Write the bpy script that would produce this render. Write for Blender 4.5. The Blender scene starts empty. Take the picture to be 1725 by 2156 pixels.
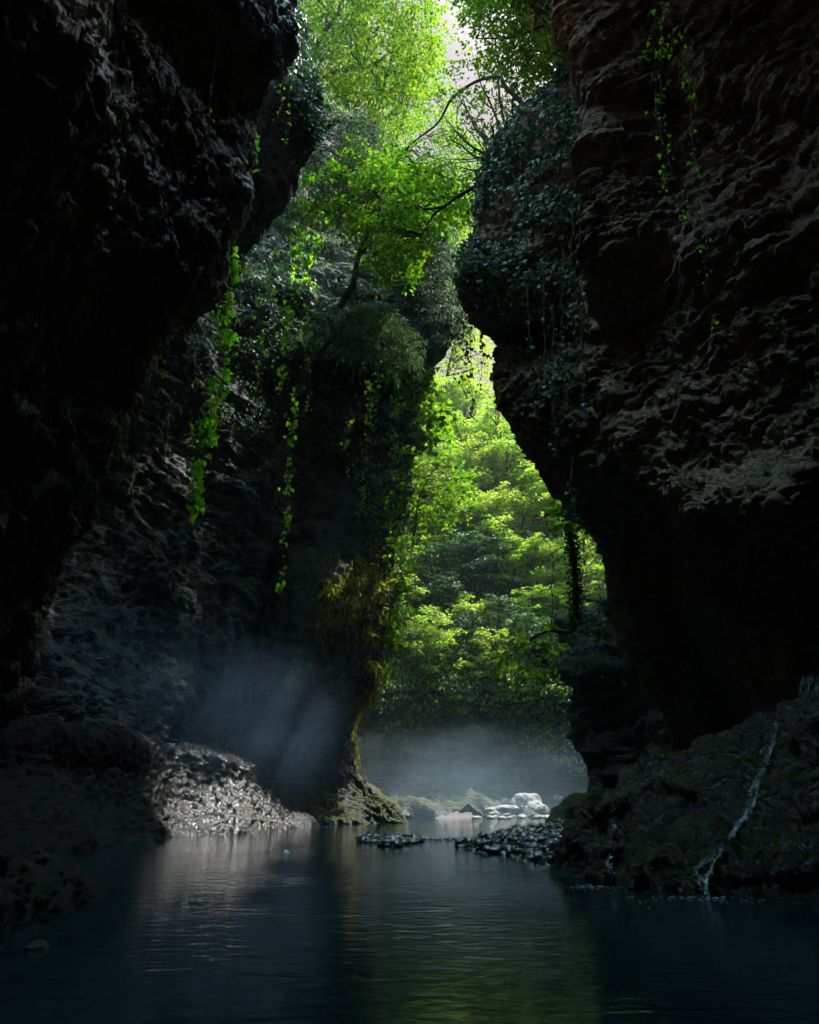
EXPO = 2.8
MIST = 1.0
VBACK = -17
HAZE = 0.0005
GLOW = 55.0
ZEN = 26.0
SUNE = 1.5
SEL, SAZ, SHADE_VAULT = 64, 53, 5
import bpy, math, random
import numpy as np
rng = np.random.default_rng(7)
random.seed(7)
scene = bpy.context.scene
COL = scene.collection

# ------------------------------------------------------------------ camera
CAM_H = 0.9
PITCH = math.radians(22.855)
FPX = 1438.0                      # focal length in the units of a 1725 x 2156 view
CX, CY = 862.5, 1078.0
cp, sp = math.cos(PITCH), math.sin(PITCH)
cam_d = bpy.data.cameras.new("camera")
cam = bpy.data.objects.new("camera", cam_d)
COL.objects.link(cam)
cam.location = (0, 0, CAM_H)
cam.rotation_euler = (math.pi / 2 + PITCH, 0, 0)
cam_d.sensor_fit = 'VERTICAL'
cam_d.sensor_height = 36.0
cam_d.lens = 36.0 * FPX / 2156.0
cam_d.clip_start = 0.05
cam_d.clip_end = 2000
scene.camera = cam

def at(px, py, Y):
    """World point at distance Y (metres along the gorge) in the direction of a measured position."""
    px = np.asarray(px, float); py = np.asarray(py, float); Y = np.asarray(Y, float)
    dx = (px - CX) / FPX; dy = -(py - CY) / FPX
    t = Y / (cp - dy * sp)
    return np.stack(np.broadcast_arrays(dx * t, Y, CAM_H + t * (sp + dy * cp)), -1)

def pix(P):
    P = np.asarray(P, float)
    x = P[..., 0]; y = P[..., 1]; z = P[..., 2] - CAM_H
    d = np.maximum(y * cp + z * sp, 1e-3)
    v = -y * sp + z * cp
    return np.stack([CX + FPX * x / d, CY - FPX * v / d], -1), d

def inpoly(q, poly):
    x, y = q[..., 0], q[..., 1]
    r = np.zeros(x.shape, bool)
    n = len(poly)
    for i in range(n):
        x0, y0 = poly[i]; x1, y1 = poly[(i + 1) % n]
        if y0 == y1: continue
        c = ((y0 > y) != (y1 > y)) & (x < (x1 - x0) * (y - y0) / (y1 - y0) + x0)
        r ^= c
    return r

# ------------------------------------------------------------------ noise (numpy)
_perm = np.random.default_rng(3).permutation(256).astype(np.int64)
_perm = np.concatenate([_perm, _perm, _perm])
_g = np.random.default_rng(4).normal(size=(256, 3)); _g /= np.linalg.norm(_g, axis=1)[:, None]
_off = np.random.default_rng(5).random((256, 3))

def _h(i, j, k):
    return _perm[_perm[_perm[i & 255] + (j & 255)] + (k & 255)]

def perlin(P):
    P = np.asarray(P, float)
    I = np.floor(P).astype(np.int64); f = P - I
    u = f * f * f * (f * (f * 6 - 15) + 10)
    out = 0
    for a in (0, 1):
        for b in (0, 1):
            for c in (0, 1):
                g = _g[_h(I[:, 0] + a, I[:, 1] + b, I[:, 2] + c)]
                d = f - np.array([a, b, c])
                w = (u[:, 0] if a else 1 - u[:, 0]) * (u[:, 1] if b else 1 - u[:, 1]) * (u[:, 2] if c else 1 - u[:, 2])
                out = out + w * (g * d).sum(1)
    return out * 1.6

def fbm(P, octs=4, gain=0.5, lac=2.03):
    s = 0; a = 1.0
    for o in range(octs):
        s = s + a * perlin(P + 17.3 * o); a *= gain; P = P * lac
    return s

def ridged(P, octs=4, gain=0.5):
    s = 0; a = 1.0
    for o in range(octs):
        s = s + a * (1 - 2 * np.abs(perlin(P + 9.1 * o))); a *= gain; P = P * 2.07
    return s

def worley(P):
    I = np.floor(P).astype(np.int64); f = P - I
    F1 = np.full(len(P), 9.0); F2 = np.full(len(P), 9.0)
    for a in (-1, 0, 1):
        for b in (-1, 0, 1):
            for c in (-1, 0, 1):
                o = _off[_h(I[:, 0] + a, I[:, 1] + b, I[:, 2] + c)] + np.array([a, b, c])
                d = ((o - f) ** 2).sum(1)
                m = d < F1
                F2 = np.where(m, F1, np.minimum(F2, d)); F1 = np.where(m, d, F1)
    return np.sqrt(F1), np.sqrt(F2)

def blocks(P, warp=0.25):
    """per-cell random step (-0.5..0.5) and a crack mask: broken, jointed rock"""
    P = P + warp * np.stack([fbm(P * 1.1 + 3, 2), fbm(P * 1.1 + 33, 2), fbm(P * 1.1 + 63, 2)], 1)
    I = np.floor(P).astype(np.int64); f = P - I
    F1 = np.full(len(P), 9.0); F2 = np.full(len(P), 9.0); ID = np.zeros(len(P))
    for a in (-1, 0, 1):
        for b in (-1, 0, 1):
            for c in (-1, 0, 1):
                h = _h(I[:, 0] + a, I[:, 1] + b, I[:, 2] + c)
                o = _off[h] + np.array([a, b, c]); v = o - f
                d = (v ** 2).sum(1); m = d < F1
                F2 = np.where(m, F1, np.minimum(F2, d)); F1 = np.where(m, d, F1)
                # each block is also tilted a little
                ID = np.where(m, _perm[h + 7] / 255.0 - 0.5 + 0.7 * (v * (_off[_perm[h + 3]] - 0.5)).sum(1), ID)
    e = np.sqrt(F2) - np.sqrt(F1)
    return ID, np.exp(-e * 9.0)

S = lambda a, b, x: (lambda t: t * t * (3 - 2 * t))(np.clip((x - a) / (b - a), 0, 1))
V3 = lambda *a: np.array(a, float)

# ------------------------------------------------------------------ mesh / object helpers
def mesh_np(name, V, faces, smooth=True):
    """faces: int array (n, k), or list of such arrays with different k."""
    me = bpy.data.meshes.new(name)
    V = np.ascontiguousarray(V, np.float32)
    if not isinstance(faces, list): faces = [faces]
    faces = [np.asarray(f, np.int32) for f in faces if len(f)]
    nl = sum(f.size for f in faces); npg = sum(len(f) for f in faces)
    me.vertices.add(len(V)); me.loops.add(nl); me.polygons.add(npg)
    me.vertices.foreach_set("co", V.ravel())
    me.loops.foreach_set("vertex_index", np.concatenate([f.ravel() for f in faces]))
    st = []; cur = 0
    for f in faces:
        st.append(cur + np.arange(len(f)) * f.shape[1]); cur += f.size
    me.polygons.foreach_set("loop_start", np.concatenate(st).astype(np.int32))
    me.update(calc_edges=True)
    me.polygons.foreach_set("use_smooth", np.full(npg, smooth, bool))
    return me

def link(name, me, mat=None, parent=None, **props):
    o = bpy.data.objects.new(name, me)
    COL.objects.link(o)
    if mat is not None and me is not None:
        me.materials.append(mat)
    if parent is not None: o.parent = parent
    for k, v in props.items(): o[k] = v
    return o

def thing(name, label, category, loc=(0, 0, 0), group=None):
    o = bpy.data.objects.new(name, None)
    o.empty_display_size = 0.2
    COL.objects.link(o); o.location = loc
    o["label"] = label; o["category"] = category
    if group: o["group"] = group
    return o

def tubes(lines, sides=6):
    """lines: list of (points (n,3), radii (n,)) -> verts, quads of tapered tubes."""
    VV = []; FF = []; base = 0
    for pts, rad in lines:
        pts = np.asarray(pts, float); rad = np.broadcast_to(np.asarray(rad, float), (len(pts),))
        n = len(pts)
        if n < 2: continue
        t = np.gradient(pts, axis=0); t /= np.linalg.norm(t, axis=1)[:, None] + 1e-9
        ref = np.array([0.31, 0.87, 0.38]) if abs(t[0, 2]) > 0.8 else np.array([0.05, 0.1, 1.0])
        a = np.cross(t, ref); a /= np.linalg.norm(a, axis=1)[:, None] + 1e-9
        b = np.cross(t, a)
        th = np.arange(sides) * 2 * math.pi / sides
        ring = pts[:, None] + rad[:, None, None] * (np.cos(th)[None, :, None] * a[:, None] + np.sin(th)[None, :, None] * b[:, None])
        VV.append(ring.reshape(-1, 3))
        i = np.arange(n - 1)[:, None] * sides; j = np.arange(sides)[None]
        k = (j + 1) % sides
        FF.append((base + np.stack([i + j, i + k, i + sides + k, i + sides + j], -1)).reshape(-1, 4))
        base += n * sides
    return np.concatenate(VV), np.concatenate(FF)

def smooth_line(P, n):
    """Catmull-Rom through P, n samples."""
    P = np.asarray(P, float); m = len(P)
    if m == 2:
        u = np.linspace(0, 1, n)[:, None]; return P[0] * (1 - u) + P[1] * u
    u = np.linspace(0, m - 1, n); i = np.minimum(u.astype(int), m - 2); f = (u - i)[:, None]
    Q = np.concatenate([[2 * P[0] - P[1]], P, [2 * P[-1] - P[-2]]])
    p0, p1, p2, p3 = Q[i], Q[i + 1], Q[i + 2], Q[i + 3]
    return 0.5 * ((2 * p1) + (-p0 + p2) * f + (2 * p0 - 5 * p1 + 4 * p2 - p3) * f ** 2 + (-p0 + 3 * p1 - 3 * p2 + p3) * f ** 3)

def cr_axis(G, us, axis):
    G = np.moveaxis(G, axis, 0); m = G.shape[0]
    i = np.clip(us.astype(int), 0, m - 2); f = (us - i).reshape(-1, *([1] * (G.ndim - 1)))
    Q = np.concatenate([[2 * G[0] - G[1]], G, [2 * G[-1] - G[-2]]])
    p0, p1, p2, p3 = Q[i], Q[i + 1], Q[i + 2], Q[i + 3]
    # tension: half way between Catmull-Rom and linear keeps ledges crisp
    cr = 0.5 * ((2 * p1) + (-p0 + p2) * f + (2 * p0 - 5 * p1 + 4 * p2 - p3) * f ** 2 + (-p0 + 3 * p1 - 3 * p2 + p3) * f ** 3)
    li = p1 * (1 - f) + p2 * f
    return np.moveaxis(0.65 * cr + 0.35 * li, 0, axis)

def sheet(G, edge, disp=None, flip=False, rw=None, cw=None, passes=1):
    """Control grid G (rows, cols, 3) -> dense displaced surface. Returns dict of verts, normals, quads."""
    G = np.asarray(G, float); R, C = G.shape[:2]
    rl = np.linalg.norm(np.diff(G, axis=0), axis=2).max(1); cl = np.linalg.norm(np.diff(G, axis=1), axis=2).max(0)
    rn = np.maximum(1, np.ceil(rl / edge / (1 if rw is None else np.array(rw)))).astype(int)
    cn = np.maximum(1, np.ceil(cl / edge / (1 if cw is None else np.array(cw)))).astype(int)
    ur = np.concatenate([i + np.arange(n) / n for i, n in enumerate(rn)] + [[R - 1]])
    uc = np.concatenate([i + np.arange(n) / n for i, n in enumerate(cn)] + [[C - 1]])
    P = cr_axis(cr_axis(G, ur, 0), uc, 1)
    pv = P - V3(0, 0, CAM_H); N0 = np.cross(np.gradient(P, axis=1), np.gradient(P, axis=0))
    q0, d0 = pix(P); inf = (d0 > 0.5) & (abs(q0[..., 0] - CX) < 870) & (abs(q0[..., 1] - CY) < 1090)
    if inf.any():                     # the outside of the rock is the side that faces the gorge
        flip = bool(((N0 * pv).sum(-1) / d0 ** 3 * inf).sum() > 0)
    def nrm(P):
        N = np.cross(np.gradient(P, axis=1), np.gradient(P, axis=0))
        N /= np.linalg.norm(N, axis=2)[..., None] + 1e-9
        return -N if flip else N
    if disp is not None:
        for fn in (disp if isinstance(disp, (list, tuple)) else [disp]):
            N = nrm(P)
            d = fn(P.reshape(-1, 3), N.reshape(-1, 3))
            P = P + (d.reshape(P.shape) if d.ndim == 2 else N * d.reshape(P.shape[:2])[..., None])
    N = nrm(P)
    h, w = P.shape[:2]
    idx = np.arange(h * w).reshape(h, w)
    Q = np.stack([idx[:-1, :-1], idx[:-1, 1:], idx[1:, 1:], idx[1:, :-1]], -1).reshape(-1, 4)
    if not flip: Q = Q[:, ::-1]
    A = np.linalg.norm(np.cross(np.gradient(P, axis=1), np.gradient(P, axis=0)), axis=2)
    q, d = pix(P.reshape(-1, 3))
    return dict(V=P.reshape(-1, 3), N=N.reshape(-1, 3), F=Q, A=A.ravel(), px=q, d=d, grid=P)

# ------------------------------------------------------------------ materials
class NT:
    def __init__(s, name):
        s.m = bpy.data.materials.new(name); s.m.use_nodes = True
        s.t = s.m.node_tree; s.n = s.t.nodes; s.n.clear()
        s.out = s.n.new('ShaderNodeOutputMaterial')
    def add(s, typ, **kw):
        n = s.n.new(typ)
        for k, v in kw.items():
            if k.startswith('i_'):
                n.inputs[k[2:].replace('_', ' ')].default_value = v
            else: setattr(n, k, v)
        return n
    def l(s, a, b): s.t.links.new(a, b)
    def noise(s, scale, vec=None, detail=4, rough=0.55, dist=0.0):
        n = s.add('ShaderNodeTexNoise'); n.inputs['Scale'].default_value = scale
        n.inputs['Detail'].default_value = detail; n.inputs['Roughness'].default_value = rough
        n.inputs['Distortion'].default_value = dist
        if vec is not None: s.l(vec, n.inputs['Vector'])
        return n.outputs['Fac']
    def ramp(s, fac, stops):
        r = s.add('ShaderNodeValToRGB'); e = r.color_ramp.elements
        while len(e) < len(stops): e.new(0.5)
        for el, (p, c) in zip(e, stops):
            el.position = p; el.color = (*c, 1) if len(c) == 3 else c
        s.l(fac, r.inputs['Fac']); return r.outputs['Color']
    def mix(s, fac, a, b, mode='MIX'):
        m = s.add('ShaderNodeMix', data_type='RGBA', blend_type=mode)
        for sock, v in ((m.inputs[0], fac), (m.inputs[6], a), (m.inputs[7], b)):
            if isinstance(v, (int, float)): sock.default_value = v
            elif isinstance(v, tuple): sock.default_value = (*v, 1)
            else: s.l(v, sock)
        return m.outputs[2]
    def math(s, op, a, b=0.0, clamp=False):
        m = s.add('ShaderNodeMath', operation=op, use_clamp=clamp)
        for sock, v in ((m.inputs[0], a), (m.inputs[1], b)):
            if isinstance(v, (int, float)): sock.default_value = v
            else: s.l(v, sock)
        return m.outputs[0]
    def mapping(s, scale=(1, 1, 1), rot=(0, 0, 0)):
        g = s.add('ShaderNodeNewGeometry'); m = s.add('ShaderNodeMapping')
        m.inputs['Scale'].default_value = scale; m.inputs['Rotation'].default_value = rot
        s.l(g.outputs['Position'], m.inputs['Vector']); return m.outputs['Vector']

def rock_mat(name, dark, mid, light, moss=0.0, wet=0.0, rough=0.85, stretch=(1, 1, 1), fine=1.0, bump=0.6, waterline=0.0,
             moss_col=((0.02, 0.035, 0.006), (0.09, 0.10, 0.012)), streak=0.35):
    t = NT(name)
    pos = t.mapping()
    st = t.mapping(scale=stretch)
    n1 = t.noise(0.35, pos, 5, 0.6)
    n2 = t.noise(1.7 * fine, st, 8, 0.68, 0.4)
    n3 = t.noise(9 * fine, st, 6, 0.7)
    v = t.math('ADD', t.math('MULTIPLY', n1, 0.45), t.math('ADD', t.math('MULTIPLY', n2, 0.5), t.math('MULTIPLY', n3, 0.3)))
    col = t.ramp(v, [(0.42, dark), (0.62, mid), (0.86, light)])
    # dark mineral streaks running down the face
    sv = t.mapping(scale=(1.3, 1.3, 0.12))
    sk = t.ramp(t.noise(1.1, sv, 5, 0.6), [(0.42, (0, 0, 0)), (0.6, (1, 1, 1))])
    col = t.mix(t.math('MULTIPLY', t.math('SUBTRACT', 1.0, sk), streak), col, tuple(c * 0.45 for c in dark))
    geo = t.add('ShaderNodeNewGeometry')
    sep = t.add('ShaderNodeSeparateXYZ'); t.l(geo.outputs['Normal'], sep.inputs[0])
    sp_ = t.add('ShaderNodeSeparateXYZ'); t.l(geo.outputs['Position'], sp_.inputs[0])
    rgh = None
    if moss > 0:
        mf = t.math('ADD', t.math('MULTIPLY', sep.outputs['Z'], 0.55), t.math('MULTIPLY', t.noise(0.9, pos, 6, 0.65), 1.0))
        mf = t.ramp(mf, [(1.02 - 0.5 * moss, (0, 0, 0)), (1.15 - 0.5 * moss, (1, 1, 1))])
        mc = t.ramp(t.noise(14, pos, 4, 0.7), [(0.35, moss_col[0]), (0.7, moss_col[1])])
        col = t.mix(mf, col, mc)
    b = t.add('ShaderNodeBsdfPrincipled')
    wn = t.noise(2.3, pos, 4, 0.6)
    r0 = rough - 0.62 * wet
    rr = t.math('ADD', r0, t.math('MULTIPLY', t.math('SUBTRACT', wn, 0.5), 0.5 if wet else 0.25), True)
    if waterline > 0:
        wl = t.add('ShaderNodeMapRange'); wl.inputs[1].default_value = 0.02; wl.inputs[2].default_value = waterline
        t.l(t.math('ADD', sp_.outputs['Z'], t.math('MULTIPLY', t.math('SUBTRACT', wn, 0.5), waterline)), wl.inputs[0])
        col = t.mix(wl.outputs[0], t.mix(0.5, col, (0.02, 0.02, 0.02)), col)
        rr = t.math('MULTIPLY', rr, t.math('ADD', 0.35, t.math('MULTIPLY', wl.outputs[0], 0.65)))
    t.l(rr, b.inputs['Roughness'])
    t.l(col, b.inputs['Base Color'])
    b.inputs['Specular IOR Level'].default_value = 0.35 - 0.1 * wet
    if wet > 1.0:
        # gloss masked to the far end of the bank so its highlight sits there
        sm = t.add('ShaderNodeMapRange', interpolation_type='SMOOTHSTEP'); sm.inputs[1].default_value = 19.0; sm.inputs[2].default_value = 22.0
        t.l(t.math('ADD', sp_.outputs['Y'], t.math('MULTIPLY', t.math('SUBTRACT', wn, 0.5), 3.0)), sm.inputs[0])
        t.l(t.math('MULTIPLY', sm.outputs[0], 0.3), b.inputs['Coat Weight'])
        t.l(t.math('ADD', 0.03, t.math('MULTIPLY', sm.outputs[0], 0.2)), b.inputs['Specular IOR Level'])
        rr = t.math('MAXIMUM', rr, t.math('SUBTRACT', 0.55, t.math('MULTIPLY', sm.outputs[0], 0.5))); t.l(rr, b.inputs['Roughness'])
        b.inputs['Coat Roughness'].default_value = 0.32; b.inputs['Coat IOR'].default_value = 1.45
    h = t.math('ADD', t.math('MULTIPLY', t.noise(6 * fine, st, 8, 0.75, 0.6), 0.6), t.math('MULTIPLY', t.noise(28 * fine, st, 5, 0.7), 0.25))
    vo = t.add('ShaderNodeTexVoronoi', feature='DISTANCE_TO_EDGE'); vo.inputs['Scale'].default_value = 3.2 * fine
    vw = t.add('ShaderNodeMix', data_type='VECTOR'); vw.inputs[0].default_value = 0.25
    vn = t.add('ShaderNodeTexNoise'); vn.inputs['Scale'].default_value = 2.0 * fine; t.l(st, vn.inputs['Vector'])
    t.l(st, vw.inputs[4]); t.l(vn.outputs['Color'], vw.inputs[5]); t.l(vw.outputs[1], vo.inputs['Vector'])
    h = t.math('ADD', h, t.math('MULTIPLY', t.math('MINIMUM', vo.outputs['Distance'], 0.12), 2.2))
    bp = t.add('ShaderNodeBump'); bp.inputs['Strength'].default_value = bump; bp.inputs['Distance'].default_value = 0.30 / fine
    t.l(h, bp.inputs['Height']); t.l(bp.outputs[0], b.inputs['Normal'])
    if wet > 1.0: t.l(bp.outputs[0], b.inputs['Coat Normal'])
    t.l(b.outputs[0], t.out.inputs['Surface'])
    return t.m

def leaf_mat(name, cols, trans, tfac=0.45, rough=0.45, spec=0.4, patch=0.7):
    """cols: ramp stops for per-leaf colour (an old leaf differs from a young one); trans: transmitted tint stops."""
    t = NT(name)
    g = t.add('ShaderNodeNewGeometry')
    n = t.noise(patch, g.outputs['Position'], 3, 0.6)
    f = t.math('ADD', t.math('MULTIPLY', g.outputs['Random Per Island'], 0.55), t.math('MULTIPLY', n, 0.5))
    k = len(cols) - 1
    c = t.ramp(f, [(0.15 + 0.7 * i / k, cc) for i, cc in enumerate(cols)])
    tc = t.ramp(f, [(0.15 + 0.7 * i / k, cc) for i, cc in enumerate(trans)])
    b = t.add('ShaderNodeBsdfPrincipled'); t.l(c, b.inputs['Base Color'])
    b.inputs['Roughness'].default_value = rough; b.inputs['Specular IOR Level'].default_value = spec
    tr = t.add('ShaderNodeBsdfTranslucent'); t.l(tc, tr.inputs['Color'])
    m = t.add('ShaderNodeMixShader'); m.inputs[0].default_value = tfac
    t.l(b.outputs[0], m.inputs[1]); t.l(tr.outputs[0], m.inputs[2])
    t.l(m.outputs[0], t.out.inputs['Surface'])
    return t.m

def bark_mat(name, a, b_, moss=None):
    t = NT(name)
    pos = t.mapping(scale=(1, 1, 0.35))
    c = t.ramp(t.noise(9, pos, 6, 0.7), [(0.35, a), (0.7, b_)])
    if moss:
        mf = t.ramp(t.noise(1.6, t.mapping(), 5, 0.65), [(0.42, (0, 0, 0)), (0.55, (1, 1, 1))])
        c = t.mix(mf, c, moss)
    b = t.add('ShaderNodeBsdfPrincipled'); t.l(c, b.inputs['Base Color']); b.inputs['Roughness'].default_value = 0.9
    bp = t.add('ShaderNodeBump'); bp.inputs['Strength'].default_value = 0.6; bp.inputs['Distance'].default_value = 0.04
    t.l(t.noise(22, pos, 5, 0.7), bp.inputs['Height']); t.l(bp.outputs[0], b.inputs['Normal'])
    t.l(b.outputs[0], t.out.inputs['Surface'])
    return t.m
# ================================================================== THE GORGE (rock)
M_brown = rock_mat("rock_brown", (0.075, 0.050, 0.034), (0.29, 0.195, 0.125), (0.56, 0.41, 0.28), moss=0.32, rough=0.9, stretch=(1, 1, 1.6), fine=1.3)
M_tufa = rock_mat("rock_tufa", (0.045, 0.036, 0.026), (0.16, 0.12, 0.075), (0.50, 0.38, 0.19), moss=0.25, wet=0.6, rough=0.82, stretch=(1.4, 1.4, 0.5), fine=1.6, bump=0.8, streak=0.2)
M_grey = rock_mat("rock_grey", (0.028, 0.036, 0.034), (0.085, 0.10, 0.092), (0.25, 0.255, 0.23), moss=0.42, rough=0.92, stretch=(1, 1, 2.0), fine=0.8)
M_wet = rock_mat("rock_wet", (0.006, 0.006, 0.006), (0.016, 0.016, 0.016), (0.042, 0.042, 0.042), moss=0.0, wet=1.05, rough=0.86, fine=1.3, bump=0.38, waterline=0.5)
M_dark = rock_mat("rock_outcrop", (0.010, 0.008, 0.007), (0.028, 0.021, 0.017), (0.08, 0.062, 0.05), moss=0.34, wet=0.9, rough=0.86, fine=1.5, bump=0.9, waterline=0.35,
                  moss_col=((0.012, 0.022, 0.004), (0.05, 0.065, 0.010)))
M_pale = rock_mat("rock_pale", (0.12, 0.11, 0.10), (0.26, 0.25, 0.235), (0.42, 0.41, 0.39), moss=0.0, wet=0.1, rough=0.8, fine=0.9, bump=0.4, streak=0.1)
M_far = rock_mat("rock_far", (0.03, 0.03, 0.028), (0.09, 0.085, 0.078), (0.24, 0.22, 0.20), moss=0.3, rough=0.92, stretch=(0.7, 0.7, 3.0), fine=0.7, waterline=0.6)

def strata(P, scale, amp, warp=1.0):
    z = P[:, 2] + warp * fbm(P * 0.25, 3) + 0.15 * P[:, 0]
    return amp * perlin(np.stack([P[:, 0] * 0.15, P[:, 1] * 0.15, z * scale], 1))

def beds(P, f, amp, seed=0, warp=0.5, joint=5):
    """bedding: layers that stick out by different amounts with narrow dark joints between"""
    w_ = P[:, 2] * f + warp * fbm(P * 0.3 + seed, 3) + 0.14 * fbm(P * 1.7 + seed, 2) + 0.05 * P[:, 0] * f
    k = np.floor(w_).astype(np.int64); s_ = w_ - k
    rnd = _perm[(k + 37 * seed) & 255] / 255.0
    m = S(-0.35, 0.35, fbm(P * 0.33 + 11 + seed, 2))
    return amp * m * ((0.3 + 0.7 * rnd) * (1 - np.abs(2 * s_ - 1) ** joint) + 0.8 * (rnd - 0.5))

# ---- overhanging tufa cliff, left, close to the camera
sil = np.array([(592, -420), (600, -250), (606, -120), (608, 0), (598, 120), (570, 200), (545, 265), (520, 340), (500, 410), (462, 500), (420, 570), (372, 630), (332, 690), (300, 745), (272, 800),
                (245, 850), (225, 905), (195, 965), (172, 1020), (150, 1080), (128, 1140), (105, 1200), (88, 1260), (72, 1320), (55, 1390), (30, 1450), (-5, 1490)], float)
G = []
for k, (px, py) in enumerate(sil):
    s = at(px, py, 11.0)
    x, _, z = s
    # a hollow runs across the upper face, a swollen curtain hangs below it
    hol = math.exp(-((py - 330) / 170.0) ** 2)
    bul = math.exp(-((py - 820) / 230.0) ** 2)
    G.append([(x - 7, 19, z + 1), (x - 2.2, 13.5, z), (x - 0.45, 11.7, z), (x - 0.02, 11.0, z - 0.05), (x - 0.35 - 0.25 * hol, 10.0, z),
              (x - 0.55 - 0.9 * hol + 0.12 * bul, 8.5, z), (x - 0.7 - 1.1 * hol + 0.2 * bul, 7, z), (x - 0.7 - 0.9 * hol, 5.2, z), (x - 0.5, 3, z), (x - 0.5, -2, z), (x - 1, -9, z), (x + 3, -16, z)])
for z, dx in ((1.75, -0.9), (1.4, -2.2), (0.8, -3.0), (-0.6, -3.4)):
    x = -6.35 + dx
    G.append([(x - 7, 19, z), (x - 2, 14, z), (x - 0.6, 12.0, z), (x, 11.2, z), (x - 0.2, 10, z), (x - 0.3, 8.5, z), (x - 0.4, 7, z), (x - 0.4, 5.2, z), (x - 0.3, 3, z), (x - 0.3, -2, z), (x - 1, -9, z), (x + 3, -16, z)])
def d_tufa(P, N):
    q = P * np.array([1.0, 1.0, 0.30]) + 0.35 * np.stack([fbm(P * 0.8, 2), fbm(P * 0.8 + 40, 2), 0 * P[:, 0]], 1)
    q[:, 2] += 0.0
    drape = ridged(q * 1.5, 4, 0.55)
    low = S(17, 9, P[:, 2])
    f1, f2 = worley(P * np.array([2.0, 2.0, 0.95]))
    b1, c1 = blocks(P * np.array([1.1, 1.1, 0.8])); b2, c2 = blocks(q * np.array([3.4, 3.4, 4.6]))
    return 0.35 * fbm(P * 0.35, 3) + low * (0.12 * drape + 0.10 * (0.5 - f1) + 0.15 * b2 + 0.07 * ridged(q * np.array([4.2, 4.2, 5.0]), 3)) + (1 - low) * (0.12 * fbm(P * 1.1, 4) + strata(P, 0.9, 0.2) + 0.3 * b1) - 0.05 * c2 + 0.06 * ridged(P * 4.2, 3)
A = sheet(G, 0.052, d_tufa, rw=None, cw=[8, 4, 1.3, 1, 1, 1, 1, 1.3, 3, 8, 10], flip=True)
link("overhanging_tufa_cliff", mesh_np("overhanging_tufa_cliff", A['V'], A['F']), M_tufa, kind="structure")

# ---- dark overhang further along the left wall
silD = np.array([(640, -420), (640, -200), (640, -60), (645, 20), (662, 90), (684, 150), (700, 190), (698, 235), (693, 285), (664, 322), (640, 360), (612, 400), (590, 432), (574, 455), (556, 490), (530, 525), (500, 560), (470, 600), (430, 650), (380, 720)], float)
G = []
for px, py in silD:
    s = at(px, py, 19.0); x, _, z = s; x -= 0.5 + 0.55 * math.exp(-((py - 170) / 130.0) ** 2)
    G.append([(x - 9, 27, z + 2.5), (x - 3.0, 22.5, z + 1.2), (x - 0.7, 20.4, z + 0.2), (x, 19.0, z), (x - 0.8, 17.5, z), (x - 2.2, 16, z), (x - 4.5, 14, z), (x - 7, 12.5, z)])
x, z = G[-1][3][0], G[-1][3][2]
G.append([(x - 9, 27, z - 1), (x - 4.5, 23, z - 0.8), (x - 2.5, 21, z - 0.7), (x - 1.8, 19.5, z - 0.6), (x - 2.2, 18, z - 0.6), (x - 3, 16, z - 0.6), (x - 5, 14, z - 0.6), (x - 7, 12.5, z - 0.6)])
def d_over(P, N):
    f1, f2 = worley(P * np.array([0.8, 0.8, 1.5]))
    b1, c1 = blocks(P * np.array([0.6, 0.6, 1.1])); b2, c2 = blocks(P * np.array([1.7, 1.7, 3.0]))
    return 0.45 * fbm(P * 0.3, 3) + 0.1 * ridged(P * np.array([1.6, 1.6, 3.0]), 4) + 0.25 * b1 + 0.12 * b2 - 0.06 * c1 + strata(P, 0.8, 0.15) + beds(P, 1.1, 0.28, 1) + beds(P, 3.2, 0.08, 2)
D = sheet(G, 0.11, d_over, cw=[4, 2, 1, 1, 1, 2, 4], flip=True)
link("overhanging_dark_cliff", mesh_np("overhanging_dark_cliff", D['V'], D['F']), M_grey, kind="structure")

# ---- big left wall behind it, ending in a ferny nose over the pool
silE = [(870, 455, 3), (912, 510, 1.0), (932, 590, 0.3), (947, 675, 0), (950, 705, -0.3), (935, 740, 0.3), (900, 775, 1.5), (886, 800, 2.2), (884, 880, 2.0), (872, 960, 1.4), (856, 1050, 0.8), (838, 1130, 0.2), (816, 1215, -0.5),
        (803, 1300, -1.2), (792, 1400, -1.6), (779, 1470, -1.4), (752, 1505, 0.5), (737, 1545, 1.2), (745, 1590, 0.6), (768, 1625, 0.0), (800, 1662, -0.3), (835, 1690, -0.6), (850, 1724, -0.8)]
G = []
for px, py, dY in silE:
    Y0 = 33 + dY
    # rows: x positions across the wall and how deep each lies; the recess and the nose are carved here
    nose = S(1130, 1230, py) * (1 - S(1470, 1520, py))
    rec = S(1460, 1540, py) * (1 - S(1650, 1715, py))
    ped = S(1600, 1660, py)
    top = 1 - S(455, 640, py)
    cols = [(px - 55, Y0 - 0.4 + 0.6 * rec - 0.8 * ped), (px - 115, Y0 - 1.0 - 1.0 * nose + 2.8 * rec - 1.2 * ped), (px - 185, Y0 - 1.6 - 0.6 * nose + 3.4 * rec - 0.8 * ped), (px - 255, 30.5 + 0.6 * dY + 1.5 * nose + 2.4 * rec),
            (500, 27.5 + 1.5 * rec), (400, 25.0 + 0.8 * rec), (280, 22.0), (150, 19.0), (0, 16.5), (-160, 14.5)]
    s = at(px, py, Y0)
    row = [(s[0] - 5, Y0 + 14, s[2] + 1.0), (s[0] - 1.2, Y0 + 4, s[2] + 0.3), tuple(s)]
    row += [tuple(at(a, py, b + 5 * top)) for a, b in cols]
    G.append(row)
G.append([(p[0], p[1] - 0.3, -0.7) for p in G[-1]])
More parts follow.
